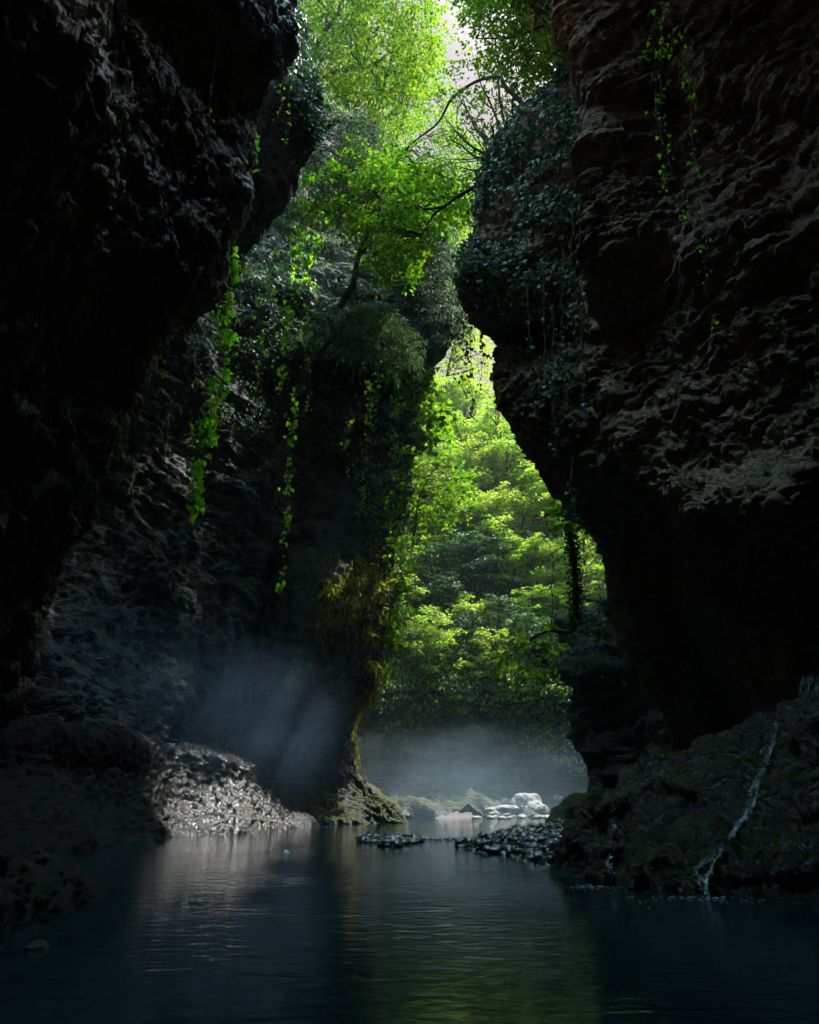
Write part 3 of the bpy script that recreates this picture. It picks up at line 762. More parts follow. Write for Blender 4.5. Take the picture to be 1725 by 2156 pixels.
x, y = wat(603, 1798); boulder("white_pebble", (x, y, 0.0), (0.055, 0.05, 0.06), 91, rock_mat('white_quartz', (0.55, 0.55, 0.55), (0.75, 0.75, 0.75), (0.85, 0.85, 0.85), streak=0.05, bump=0.2), 3, 0.2, 0.4, "single white pebble standing out of the middle of the pool", "pebble")
x, y = wat(76, 1998); boulder("round_stone", (x, y, 0.0), (0.075, 0.07, 0.055), 92, M_far, 3, 0.15, 0.4, "single round pale stone in the dark water by the left gravel bank", "stone")
M_bankstone = M_dark
# larger wet stones strewn over the left bank
for i in range(80):
    u = rng.random(); a = rng.uniform(-1.3, 1.2)
    x = -4.9 + 1.75 * rng.uniform(0.6, 1.08) * math.cos(a); y = 7.2 + 2.3 * rng.uniform(0.6, 1.05) * math.sin(a)
    k = math.hypot((x + 4.9) / 1.75, (y - 7.2) / 2.3); r = rng.uniform(0.02, 0.06)
    boulder("bank_stone", (x, y, max(0.0, 0.62 * (1 - k * k)) + 0.03), (r * 1.3, r, r * 0.7), 120 + i, M_stone, 3, 0.2, 0.6, "dark wet stone on the gravel bank at the left edge of the pool", "stone", "dark stones on the left gravel bank", rng.uniform(0, 3)).data.materials[0] = M_bankstone

# ---- falling water
t = NT("falling_water")
b = t.add('ShaderNodeBsdfPrincipled'); b.inputs['Base Color'].default_value = (0.38, 0.42, 0.46, 1); b.inputs['Roughness'].default_value = 0.12
b.inputs['Specular IOR Level'].default_value = 1.0; b.inputs['Transmission Weight'].default_value = 0.25; b.inputs['IOR'].default_value = 1.33
t.l(b.outputs[0], t.out.inputs[0]); M_fall = t.m
ocq, ocd = OC['px'], OC['d']
front = (OC['N'] * (OC['V'] - V3(0, 0, CAM_H))).sum(1) < 0
def on_sheet(sh, pts, mask=None, lift=0.02):
    out = []
    q = sh['px']; ok = np.ones(len(q), bool) if mask is None else mask
    for p in pts:
        e = ((q - np.array(p)) ** 2).sum(1) + np.where(ok, 0, 1e9) + 0.6 * sh['d'] ** 2
        k = np.argmin(e); out.append(sh['V'][k] + sh['N'][k] * lift)
    return np.array(out)
def fall(label, path, w0, w1, strips=3, cut=0.5):
    path = smooth_line(np.array([(a, b_, 0) for a, b_ in path], float), 90)[:, :2]
    r = np.random.default_rng(int(path[0, 0] + path[-1, 1])); VV = []; FF = []; UV = []; base = 0
    for k in range(strips):
        n = len(path); m = 9; wob = np.cumsum(r.normal(size=n)) * 0.45; wob -= np.linspace(wob[0], wob[-1], n)
        ww = np.linspace(w0, w1, n) * (0.75 + 0.35 * np.sin(np.linspace(0, 9, n) + r.uniform(0, 6))) * r.uniform(0.7, 1.1); off = r.normal() * w0 * 0.4
        C = on_sheet(OC, path + np.stack([wob + off, 0 * wob], 1), front, 0.035 + 0.02 * k)
        C = np.stack([np.convolve(np.pad(C[:, j], 3, 'edge'), np.ones(7) / 7, 'valid') for j in range(3)], 1)
        u = np.linspace(-1, 1, m); wm = ww / FPX * pix(C)[1]
        P = C[:, None] + (u[None, :, None] * wm[:, None, None]) * np.array([1, -0.15, 0]); P[..., 1] -= 0.03 * (1 - u ** 2)[None]; P += r.normal(size=P.shape) * 0.006
        idx = base + np.arange(n * m).reshape(n, m); VV.append(P.reshape(-1, 3)); base += n * m
        FF.append(np.stack([idx[:-1, :-1], idx[:-1, 1:], idx[1:, 1:], idx[1:, :-1]], -1).reshape(-1, 4))
        L = np.concatenate([[0], np.cumsum(np.linalg.norm(np.diff(C, axis=0), axis=1))])
        UV.append(np.stack(np.broadcast_arrays(u[None] * 0.5 + 0.5 + 3 * k, L[:, None]), -1).reshape(-1, 2))
    me = mesh_np("waterfall", np.concatenate(VV), np.concatenate(FF)); uv = me.uv_layers.new(name="flow")
    li = np.empty(len(me.loops), np.int32); me.loops.foreach_get("vertex_index", li); uv.data.foreach_set("uv", np.concatenate(UV)[li].astype(np.float32).ravel())
    return link("waterfall", me, M_stream, label=label, category="waterfall")
t = NT("white_water"); uvn = t.add('ShaderNodeUVMap', uv_map="flow"); mp = t.add('ShaderNodeMapping'); mp.inputs['Scale'].default_value = (7, 2.2, 1); t.l(uvn.outputs[0], mp.inputs['Vector'])
n1 = t.noise(1.0, mp.outputs[0], 5, 0.65, 0.8); n2 = t.noise(22, t.mapping(), 3, 0.6)
se = t.add('ShaderNodeSeparateXYZ'); t.l(uvn.outputs[0], se.inputs[0])
edge = t.math('SUBTRACT', 1.0, t.math('ABSOLUTE', t.math('MULTIPLY', t.math('SUBTRACT', t.math('FRACT', se.outputs[0]), 0.5), 2.0)))
al = t.math('ADD', t.math('MULTIPLY', n1, 0.9), t.math('ADD', t.math('MULTIPLY', n2, 0.5), t.math('MULTIPLY', edge, 0.35)))
alr = t.add('ShaderNodeMapRange'); alr.inputs[1].default_value = 0.94; alr.inputs[2].default_value = 1.2; alr.inputs[4].default_value = 0.85; t.l(al, alr.inputs[0])
b = t.add('ShaderNodeBsdfPrincipled'); b.inputs['Base Color'].default_value = (0.45, 0.52, 0.57, 1); b.inputs['Roughness'].default_value = 0.2; t.l(alr.outputs[0], b.inputs['Alpha'])
t.l(b.outputs[0], t.out.inputs[0]); M_stream = t.m
fall("main thin stream of white water cascading down the dark mossy rock", [(1640, 1525), (1624, 1590), (1600, 1660), (1585, 1705), (1556, 1740), (1528, 1780), (1510, 1815), (1494, 1845), (1492, 1884)], 6, 19, 4)
fall("short trickle of water on the left end of the dark mossy rock", [(1292, 1738), (1290, 1775), (1284, 1810), (1286, 1860)], 4, 9, 3)
fall("side spill of water splashing left of the main stream", [(1530, 1785), (1495, 1812), (1470, 1840), (1478, 1864)], 6, 17, 3)
fall("faint trickle over the green ledge at the top of the dark mossy rock", [(1400, 1625), (1370, 1645), (1345, 1668), (1330, 1688)], 4, 9, 2)
# stream that drops at the right edge of the picture
lines = []
for k in range(26):
    x = rng.normal() * 0.07; p0 = at(1712, 1405, 9.9) + V3(x, rng.normal() * 0.05, 0); p1 = at(1706, 1490, 9.9) + V3(x * 1.6, rng.normal() * 0.08, 0)
    a, b_ = sorted(rng.random(2)); lines.append((smooth_line(np.stack([p0 + (p1 - p0) * a, p0 + (p1 - p0) * (a + b_) / 2 + rng.normal(size=3) * 0.02, p0 + (p1 - p0) * b_]), 8), 0.004))
V, F = tubes(lines, 5)
link("waterfall", mesh_np("waterfall", V, F), M_fall, label="narrow waterfall dropping onto the rock at the right edge of the picture", category="waterfall")
# foam on the water below the streams
VV = []; FF = []; bb = 0
for cx_, cy_, n, sx, sy in ((1490, 1888, 60, 40, 5), (1285, 1864, 34, 34, 4), (1230, 1866, 30, 26, 4), (1400, 1888, 26, 45, 7), (1560, 1894, 14, 30, 4)):
    for k in range(n):
        x, y = wat(cx_ + rng.normal() * sx, cy_ + abs(rng.normal()) * sy)
        r = 0.003 + 0.008 * rng.random() ** 2; V0, F0 = ICO[2]
        VV.append(V0 * np.array([r * 2.2, r, r * 0.5]) + V3(x, y, 0.004)); FF.append(F0 + bb); bb += len(V0)
link("foam", mesh_np("foam", np.concatenate(VV), np.concatenate(FF)), M_fall, kind="stuff")

# ================================================================== MIST over the pool
def mist(name, c, r, dens, seed, col, top=0.35, nscale=0.35, rz=0.0):
    """A bank of cold mist: densest low down, thinning towards a soft upper surface and torn edges."""
    V, F = ICO[4]
    o = link(name, mesh_np(name, V * np.array(r), F), None, kind="stuff"); o.location = c; o.rotation_euler = (0, 0, rz)
    t = NT("mist"); tcn = t.add('ShaderNodeTexCoord'); mp = t.add('ShaderNodeMapping'); mp.inputs['Scale'].default_value = tuple(1 / a for a in r)
    t.l(tcn.outputs['Object'], mp.inputs['Vector'])
    ln = t.add('ShaderNodeVectorMath', operation='LENGTH'); t.l(mp.outputs[0], ln.inputs[0])
    fall_ = t.add('ShaderNodeMapRange', interpolation_type='SMOOTHSTEP'); fall_.inputs[1].default_value = 1.0; fall_.inputs[2].default_value = 0.25; t.l(ln.outputs['Value'], fall_.inputs[0])
    sepn = t.add('ShaderNodeSeparateXYZ'); t.l(mp.outputs[0], sepn.inputs[0])
    tp = t.add('ShaderNodeMapRange', interpolation_type='SMOOTHSTEP'); tp.inputs[1].default_value = top + 0.35; tp.inputs[2].default_value = top - 0.25; t.l(sepn.outputs['Z'], tp.inputs[0])
    nz = t.noise(nscale, t.mapping(scale=(1, 1, 1.8)), 2, 0.5, 0.5)
    nn = t.add('ShaderNodeMapRange'); nn.inputs[1].default_value = 0.3; nn.inputs[2].default_value = 0.7; nn.inputs[3].default_value = 0.25; nn.inputs[4].default_value = 1.5; t.l(nz, nn.inputs[0])
    dn = t.math('MULTIPLY', t.math('MULTIPLY', fall_.outputs[0], tp.outputs[0]), t.math('MULTIPLY', nn.outputs[0], dens))
    pv = t.add('ShaderNodeVolumePrincipled'); t.l(dn, pv.inputs['Density']); pv.inputs['Color'].default_value = (*col, 1)
    pv.inputs['Anisotropy'].default_value = 0.15
    t.l(pv.outputs[0], t.out.inputs['Volume']); o.data.materials.append(t.m)
    return o
if MIST:
    mist("mist", (-6.4, 24.0, 4.1), (3.4, 12.0, 3.6), 0.024 * MIST, 1.0, (0.42, 0.68, 1.0), 0.4, 0.3, -0.34)
    mist("mist", (-4.9, 29.0, 2.3), (3.2, 4.6, 3.2), 0.015 * MIST, 3.0, (0.42, 0.68, 1.0), 0.3, 0.3, -0.3)
    mist("mist", (4.0, 40.0, 1.8), (12.0, 8.5, 6.0), 0.017 * MIST, 7.0, (0.6, 0.82, 1.0), 0.25)

if HAZE:
    me = bpy.data.meshes.new("haze"); import bmesh
    bm = bmesh.new(); bmesh.ops.create_cube(bm, size=1.0); bm.to_mesh(me); bm.free()
    o = link("haze", me, None, kind="stuff"); o.scale = (240, 170, 88); o.location = (0, 62, 88 / 2 - 1.8)
    t = NT("haze"); pv = t.add('ShaderNodeVolumePrincipled'); pv.inputs['Density'].default_value = HAZE; pv.inputs['Color'].default_value = (0.70, 0.88, 1.0, 1)
    t.l(pv.outputs[0], t.out.inputs['Volume']); o.data.materials.append(t.m)
# ================================================================== VEGETATION
G1, G2, G3, G4 = (0.010, 0.035, 0.006), (0.025, 0.075, 0.008), (0.05, 0.12, 0.010), (0.11, 0.16, 0.012)
L_canopy = leaf_mat("canopy_leaf", [(0.015, 0.05, 0.005), (0.04, 0.10, 0.006), (0.09, 0.15, 0.008)], [(0.035, 0.14, 0.004), (0.13, 0.31, 0.008), (0.38, 0.46, 0.014)], 0.55, spec=0.2, patch=0.25)
L_bright = leaf_mat("bright_leaf", [(0.02, 0.08, 0.004), (0.05, 0.14, 0.006), (0.10, 0.19, 0.008)], [(0.05, 0.22, 0.006), (0.14, 0.38, 0.010), (0.38, 0.52, 0.016)], 0.5, patch=0.6)
L_far = leaf_mat("slope_leaf", [(0.04, 0.11, 0.015), (0.10, 0.20, 0.02), (0.21, 0.30, 0.03)], [(0.20, 0.46, 0.03), (0.42, 0.66, 0.04), (0.70, 0.76, 0.05)], 0.45, patch=0.12)
L_faryel = leaf_mat("yellowing_leaf", [(0.08, 0.15, 0.012), (0.19, 0.25, 0.014), (0.34, 0.33, 0.02)], [(0.34, 0.54, 0.03), (0.42, 0.6, 0.04), (0.65, 0.62, 0.05)], 0.45, patch=0.2)
L_fardark = leaf_mat("dark_slope_leaf", [(0.012, 0.04, 0.014), (0.022, 0.065, 0.02), (0.04, 0.09, 0.02)], [(0.03, 0.10, 0.02), (0.06, 0.16, 0.03), (0.10, 0.22, 0.03)], 0.3, patch=0.2)
L_ivy = leaf_mat("ivy_leaf", [(0.008, 0.036, 0.016), (0.018, 0.068, 0.028), (0.045, 0.12, 0.036)], [(0.02, 0.09, 0.02), (0.03, 0.13, 0.025), (0.06, 0.2, 0.03)], 0.25, rough=0.5, spec=0.28)
L_vine = leaf_mat("vine_leaf", [(0.03, 0.13, 0.006), (0.08, 0.26, 0.008), (0.22, 0.42, 0.010)], [(0.12, 0.5, 0.01), (0.3, 0.75, 0.015), (0.65, 0.88, 0.02)], 0.6, rough=0.5, spec=0.25)
L_yew = leaf_mat("yew_needle", [(0.022, 0.055, 0.026), (0.05, 0.10, 0.042), (0.09, 0.15, 0.05)], [(0.05, 0.13, 0.04), (0.10, 0.2, 0.06), (0.16, 0.3, 0.07)], 0.25, rough=0.6, spec=0.2)
L_fern = leaf_mat("fern_frond", [(0.10, 0.15, 0.005), (0.26, 0.34, 0.008), (0.48, 0.50, 0.014)], [(0.15, 0.28, 0.01), (0.4, 0.52, 0.015), (0.7, 0.7, 0.02)], 0.4, rough=0.6, spec=0.2, patch=1.1)
L_fernold = leaf_mat("withered_fern", [(0.07, 0.10, 0.008), (0.17, 0.20, 0.014), (0.32, 0.27, 0.03)], [(0.12, 0.2, 0.01), (0.26, 0.32, 0.02), (0.4, 0.38, 0.02)], 0.3, rough=0.7, spec=0.15, patch=1.1)
B_dark = bark_mat("bark_dark", (0.018, 0.016, 0.013), (0.06, 0.052, 0.042), (0.03, 0.05, 0.008))
B_moss = bark_mat("bark_mossy", (0.03, 0.028, 0.018), (0.08, 0.07, 0.05), (0.12, 0.13, 0.012))
B_far = bark_mat("bark_far", (0.05, 0.045, 0.035), (0.14, 0.125, 0.10))
B_stem = bark_mat("vine_stem", (0.07, 0.055, 0.045), (0.20, 0.15, 0.12))

TPL = {
    'oval': (np.array([(0, 0, 0), (0.32, 0.27, 0.07), (0.72, 0.20, 0.05), (1, 0, -0.06), (0.72, -0.20, 0.05), (0.32, -0.27, 0.07)], float), np.array([[0, 1, 2, 3], [0, 3, 4, 5]])),
    'diamond': (np.array([(0, 0, 0), (0.45, 0.33, 0.06), (1, 0, -0.05), (0.45, -0.33, 0.06)], float), np.array([[0, 1, 2], [0, 2, 3]])),
    'heart': (np.array([(0, 0, 0), (-0.17, 0.22, 0.02), (0.0, 0.46, 0.07), (0.35, 0.44, 0.07), (0.72, 0.20, 0.02), (1, 0, -0.10), (0.72, -0.20, 0.02), (0.35, -0.44, 0.07), (0.0, -0.46, 0.07), (-0.17, -0.22, 0.02)], float),
              np.array([[0, 1, 2, 3, 4, 5], [0, 5, 6, 7, 8, 9]])),
    'ivy': (np.array([(0, 0, 0), (-0.10, 0.30, 0.02), (0.22, 0.52, 0.06), (0.42, 0.26, 0.05), (1, 0, -0.08), (0.42, -0.26, 0.05), (0.22, -0.52, 0.06), (-0.10, -0.30, 0.02)], float), np.array([[0, 1, 2, 3, 4], [0, 4, 5, 6, 7]])),
    'needle': (np.array([(0, 0, 0), (0.4, 0.10, 0.02), (1, 0, -0.05), (0.4, -0.10, 0.02)], float), np.array([[0, 1, 2], [0, 2, 3]])),
    'frond': (np.array([(0, 0, 0), (0.18, 0.13, 0.03), (0.35, 0.05, 0.02), (0.5, 0.16, 0.0), (0.66, 0.05, -0.03), (0.78, 0.10, -0.06), (1, 0, -0.15), (0.78, -0.10, -0.06), (0.66, -0.05, -0.03), (0.5, -0.16, 0.0), (0.35, -0.05, 0.02), (0.18, -0.13, 0.03)], float),
              np.array([[0, 1, 2, 3, 4, 5, 6], [0, 6, 7, 8, 9, 10, 11]])),
}
def unit(a): return a / (np.linalg.norm(a, axis=-1, keepdims=True) + 1e-9)
def leaves(P, U, N, size, kind='diamond'):
    T, F = TPL[kind]
    U = unit(U); Vv = unit(np.cross(N, U)); W = np.cross(U, Vv)
    s = np.broadcast_to(np.asarray(size, float), (len(P),))[:, None, None]
    V = P[:, None] + s * (T[None, :, 0:1] * U[:, None] + T[None, :, 1:2] * Vv[:, None] + T[None, :, 2:3] * W[:, None])
    k = len(T)
    FF = (np.arange(len(P))[:, None, None] * k + F[None]).reshape(-1, F.shape[1])
    return V.reshape(-1, 3), FF
def join(parts):
    VV = []; FF = []; b = 0
    for V, F in parts:
        VV.append(V); FF.append(F + b); b += len(V)
    return np.concatenate(VV), np.concatenate(FF)

def rvec(r, n): return unit(r.normal(size=(n, 3)))
def sprays(r, C, D, L, n, ls, kind='diamond', droop=0.25, flat=0.35, wide=0.55, down=0.0):
    """Flat leafy sprays: C centres (base of spray), D directions; n leaves each."""
    C = np.asarray(C, float); M = len(C); D = unit(np.asarray(D, float))
    L = np.broadcast_to(np.asarray(L, float), (M,)); ls = np.broadcast_to(np.asarray(ls, float), (M,))
    up = np.array([0, 0, 1.0]); Sd = unit(np.cross(D, up) + 1e-6); 
    a = r.random((M, n)) ** 0.8; b = (r.random((M, n)) * 2 - 1) * wide * (1.05 - 0.75 * a)
    tw = r.normal(size=(M, 1, 1)) * 0.25
    P = C[:, None] + L[:, None, None] * (a[..., None] * D[:, None] + b[..., None] * (Sd[:, None] + tw * up))
    P[..., 2] -= droop * L[:, None] * (a ** 2 + 0.5 * np.abs(b)) + 0
    P += r.normal(size=P.shape) * (0.05 * L)[:, None, None]
    U = D[:, None] * 0.6 + Sd[:, None] * np.sign(b)[..., None] * 0.7 + r.normal(size=P.shape) * 0.35
    U[..., 2] -= 0.25 + down
    N = up + r.normal(size=P.shape) * flat
    s = ls[:, None] * r.uniform(0.65, 1.25, size=(M, n))
    return leaves(P.reshape(-1, 3), U.reshape(-1, 3), N.reshape(-1, 3), s.ravel(), kind)

def plant(name, label, category, base, trunk, leaf, bark, lmat, group=None, trunkname="trunk", leafname="crown"):
    o = thing(name, label, category, tuple(base), group)
    b = np.array(base)
    if trunk is not None: link(trunkname, mesh_np(trunkname, trunk[0] - b, trunk[1]), bark, o)
    for k, (V, F) in enumerate(leaf if isinstance(leaf, list) else [leaf]):
        link(leafname, mesh_np(leafname, V - b, F, smooth=False), lmat[k] if isinstance(lmat, list) else lmat, o)
    return o
def dup(root, loc, rz, sc, label, group):
    r = root.copy(); COL.objects.link(r); r.location = loc; r.rotation_euler = (0, 0, rz); r.scale = (sc[0], sc[0], sc[1])
    r["label"] = label; r["group"] = group
    for ch in root.children:
        c = ch.copy(); COL.objects.link(c); c.parent = r
    return r
def nearest(sh, px, py, mask=None):
    e = ((sh['px'] - np.array([px, py])) ** 2).sum(1)
    if mask is not None: e = np.where(mask, e, 1e9)
    return int(np.argmin(e))
def facing(sh): return (sh['N'] * (sh['V'] - V3(0, 0, CAM_H))).sum(1) < 0
def pick(r, sh, poly, n, extra=None, front=True):
    m = inpoly(sh['px'], poly) & (sh['V'][:, 1] > 1)
    if front: m &= facing(sh)
    w_ = sh['A'] * m
    if extra is not None: w_ = w_ * extra(sh['V'])
    w_ = w_ / w_.sum()
    return r.choice(len(w_), n, p=w_)
def cover(r, sh, poly, n, lpx, kind='ivy', off=(0.02, 0.2), extra=None, hang=1.0, tilt=0.45, front=True):
    """Leaves lying on a rock face, tips hanging down."""
    k = pick(r, sh, poly, n, extra, front)
    P = sh['V'][k] + sh['N'][k] * r.uniform(*off, size=(n, 1)) + r.normal(size=(n, 3)) * 0.05
    U = np.array([0, 0, -hang]) + r.normal(size=(n, 3)) * 0.45
    N = sh['N'][k] + np.array([0, 0, 0.5]) + r.normal(size=(n, 3)) * tilt
    s = lpx * sh['d'][k] / FPX * r.uniform(0.6, 1.35, n)
    return leaves(P, U, N, s, kind)
def pl(pts, Y):
    pts = np.array(pts, float); Y = np.broadcast_to(np.asarray(Y, float), (len(pts),))
    return at(pts[:, 0], pts[:, 1], Y)
def limb(pts, Y, r0, r1, n=24, wob=0.03):
    P = smooth_line(pl(pts, Y), n); L = np.linalg.norm(P[-1] - P[0])
    P[1:-1] += np.cumsum(rng.normal(size=(n - 2, 3)), 0) * wob * L / n ** 0.5 * 0.15
    return P, np.linspace(r0, r1, n)
def twigs(r, limbs, C, rad):
    """thin branch from the nearest limb point to each spray centre"""
    LP = np.concatenate([p for p, _ in limbs]); LR = np.concatenate([q for _, q in limbs])
    out = []
    for c in C:
        d = np.linalg.norm(LP - c, axis=1) + 0.6 * np.maximum(0, LP[:, 2] - c[2]); k = int(np.argmin(d)); a = LP[k]
        m = (a + c) / 2 + r.normal(size=3) * 0.06 * d[k] + V3(0, 0, 0.10 * d[k])
        P = smooth_line([a, m, c], 7); out.append((P, np.linspace(min(rad, LR[k] * 0.7), rad * 0.25, 7)))
    return out
def sample_poly(r, poly, n, holes=(), Y=(30, 40), extra=None):
    poly_ = np.array(poly, float); lo, hi = poly_.min(0), poly_.max(0); out = []
    while len(out) < n:
        q = r.uniform(lo, hi, size=(400, 2)); ok = inpoly(q, poly)
        for h in holes: ok &= ~inpoly(q, h)
        if extra is not None: ok &= r.random(400) < extra(q)
        out += list(q[ok])
    q = np.array(out[:n]); y = r.uniform(*Y, n)
    return at(q[:, 0], q[:, 1], y)

def crown_tree(name, label, r, limbs, poly, n, Y, lspx, sppx, nl, lmat, bark, base, holes=(), kind='diamond', droop=0.3, flat=0.4, extra=None, twig=True, outward=None, down=0.0, wide=0.55, category="tree"):
    C = sample_poly(r, poly, n, holes, Y, extra)
    q, d = pix(C)
    LP = np.concatenate([p for p, _ in limbs])
    D = np.stack([C[i] - LP[np.argmin(np.linalg.norm(LP - C[i], axis=1))] for i in range(n)])
    D[:, 2] *= 0.3; D += r.normal(size=D.shape) * (0.4 * np.linalg.norm(D, axis=1).mean()); D[:, 2] *= 0.4
    L = sppx * d / FPX * r.uniform(0.6, 1.3, n)
    lv = sprays(r, C, D, L, nl, lspx * d / FPX, kind, droop, flat, wide, down)
    ln = list(limbs)
    if twig: ln += twigs(r, limbs, C[:: 2], 0.0011 * d.mean())
    return plant(name, label, category, base, tubes(ln, 5), lv, bark, lmat)

HOLE = [(893, -40), (1012, -40), (985, 40), (1000, 118), (985, 150), (950, 138), (928, 110), (915, 60)]
# ---- canopy that leans over the gorge from the left
r = np.random.default_rng(101)
lim = [limb([(560, 330), (640, 215), (692, 156), (777, 137), (820, 110), (863, 82)], [34, 34, 34, 34, 33.5, 33], 0.28, 0.04), limb([(785, 137), (820, 145), (848, 156)], [34, 34, 33], 0.09, 0.03, 10),
       limb([(575, 300), (640, 170), (664, 109), (690, 60), (707, 39), (730, -40)], [32, 32, 32, 32, 32, 32], 0.25, 0.08), limb([(664, 109), (720, 70), (760, 10)], [32, 32.5, 33], 0.12, 0.04, 10),
       limb([(690, 160), (727, 219), (762, 250), (789, 260)], [34, 33, 32.5, 32], 0.13, 0.03, 14), limb([(762, 250), (785, 301), (820, 324)], [32.5, 32, 32], 0.08, 0.02, 10)]
for pts in ([(692, 156), (730, 190), (775, 200), (820, 190)], [(640, 215), (660, 160), (690, 110), (730, 85)], [(740, 147), (765, 100), (800, 60), (830, 20)], [(777, 137), (800, 180), (840, 215), (880, 225)], [(707, 39), (680, 10), (650, -30)], [(664, 109), (640, 70), (632, 20)], [(820, 110), (850, 130), (885, 140)], [(763, 143), (740, 110), (735, 60)]):
    lim.append(limb(pts, r.uniform(31.5, 34), 0.12, 0.025, 16, 0.06))
crown_tree("leaning_tree", "tall yellow green tree leaning over the gorge from the left rim, top of the picture", r, lim, [(600, -90), (880, -90), (905, 40), (915, 110), (900, 200), (850, 270), (780, 300), (720, 210), (650, 180), (615, 90)], 560, (29, 38), 7.5, 52, 34, L_canopy, B_dark, tuple(lim[0][0][0]), [HOLE])
# ---- second tree behind it
r = np.random.default_rng(102)
lim = [limb([(760, 520), (800, 420), (820, 359), (832, 297), (848, 262), (865, 180), (870, 100)], 46, 0.28, 0.06), limb([(820, 359), (880, 300), (930, 270)], [46, 46, 46], 0.1, 0.03, 12), limb([(810, 400), (760, 330), (730, 280)], 46, 0.1, 0.03, 12)]
crown_tree("rim_tree", "bright broadleaf tree in the middle of the canopy behind the leaning tree", r, lim, [(720, 120), (880, 60), (935, 190), (1000, 300), (1010, 420), (960, 520), (860, 470), (760, 380)], 420, (43, 54), 6.0, 46, 30, L_canopy, B_dark, tuple(lim[0][0][0]), [HOLE], extra=lambda q: 0.25 + 0.75 * (perlin(np.stack([q[:, 0] / 55, q[:, 1] / 55, 0 * q[:, 0] + 3.7], 1)) > -0.1))
# ---- tree that arches out from the ivy cliff
r = np.random.default_rng(103)
lim = [limb([(1150, 290), (1102, 219), (1063, 180), (1051, 162), (1004, 172), (953, 207), (922, 258), (860, 309), (840, 363)], [21, 21.5, 22, 22.5, 23.5, 24.5, 25, 26, 26.5], 0.13, 0.035, 40),
       limb([(1060, 425), (1031, 375), (1004, 391), (965, 412), (937, 434), (911, 454), (890, 492), (864, 500)], [21, 21.5, 22, 22.5, 23, 23.5, 24, 24.5], 0.13, 0.03, 34), limb([(937, 434), (893, 440), (811, 428), (767, 415)], [23, 23.5, 24.5, 25], 0.07, 0.02, 18),
       limb([(860, 309), (830, 340), (790, 370), (740, 390)], [26, 26, 26, 26], 0.05, 0.02, 14)]
crown_tree("arching_tree", "light green tree whose long branch arches from the ivy cliff over to the left", r, lim, [(690, 380), (760, 325), (850, 330), (930, 360), (990, 385), (985, 430), (900, 470), (870, 560), (840, 590), (780, 540), (745, 450), (690, 440)], 330, (22.5, 28), 10.0, 52, 24, L_bright, B_dark, tuple(lim[0][0][0]), kind='oval', flat=0.5)
# ---- bare-branched tree against the sky
r = np.random.default_rng(104)
lim = []
root = (1085, 345)
for a, Yb in (([(1062, 300), (1040, 235), (1012, 172), (1002, 113)], 24), ([(1070, 280), (1052, 190), (1050, 120), (1062, 70)], 25), ([(1045, 320), (1005, 270), (975, 215), (950, 185)], 26), ([(1035, 330), (985, 300), (950, 262), (930, 235)], 24.5),
              ([(1050, 335), (1005, 330), (965, 300), (940, 290)], 25), ([(1085, 280), (1080, 210), (1100, 150), (1130, 110)], 24), ([(1095, 290), (1110, 230), (1090, 170)], 23.5), ([(1040, 345), (1000, 360), (960, 350)], 24)):
    P = [root] + a; m = limb(P, np.linspace(22.5, Yb, len(P)), 0.10, 0.015, 22, 0.06); lim.append(m)
    for k in range(9):
        i = r.integers(6, 21); p = m[0][i]; d = (m[0][i] - m[0][i - 3]); d = unit(d) + r.normal(size=3) * 0.55; l = r.uniform(0.5, 1.7)
        lim.append((smooth_line([p, p + d * l * 0.5 + r.normal(size=3) * 0.06, p + d * l + V3(0, 0, 0.12)], 7), np.linspace(m[1][i] * 0.5, 0.008, 7)))
crown_tree("sparse_tree", "thin bare-branched tree fanning out against the pale sky above the ivy cliff", r, lim, [(930, 170), (1000, 110), (1110, 100), (1180, 170), (1120, 260), (1040, 330), (950, 330)], 130, (22.5, 27), 7.5, 34, 16, L_canopy, B_dark, tuple(lim[0][0][0]), [HOLE], flat=0.7)
# ---- dark green canopy at the top right
r = np.random.default_rng(105)
lim = [limb([(1260, 170), (1190, 95), (1150, 55), (1112, 68), (1075, 80), (1005, 82)], [20, 20.5, 21, 21, 21.5, 22], 0.12, 0.03, 24), limb([(1240, 60), (1150, 20), (1070, -30)], [20, 21, 22], 0.12, 0.05, 14), limb([(1190, 95), (1130, 140), (1060, 160)], [20.5, 21.5, 23], 0.07, 0.02, 14)]
crown_tree("overhanging_tree", "dark green tree overhanging from the right rim at the top of the picture", r, lim, [(985, -80), (1240, -80), (1240, 150), (1180, 215), (1080, 175), (1045, 120), (1000, 90), (1010, 40), (965, -10)], 330, (19.5, 26), 9.0, 48, 26, L_canopy, B_dark, tuple(lim[0][0][0]), flat=0.6)
# ---- far backing trees that fill the gap between the rims
r = np.random.default_rng(106)
for k, (poly, lab, n, Y) in enumerate((([(880, 420), (990, 400), (985, 520), (965, 560), (975, 640), (940, 650), (925, 560)], "loose yellow green tree seen in the slit left of the ivy cliff", 220, (52, 60)),
                                       ([(935, 540), (985, 590), (1015, 660), (1010, 700), (1030, 745), (1010, 790), (930, 790), (925, 640)], "sunny thin-leaved tree filling the narrow slit under the small sky window", 190, (54, 64)))):
    cx_, cy_ = np.mean(poly, 0); lim = [limb([(cx_ - 40, cy_ + 110), (cx_ - 22, cy_ + 40), (cx_ + 8, cy_ - 60)], np.mean(Y), 0.10, 0.03, 16)]
    crown_tree("slit_tree", lab, r, lim, poly, n, Y, 5.5, 34, 24, L_far, B_far, tuple(lim[0][0][0]), [[(1012, 682), (1075, 690), (1075, 740), (1020, 725)]])

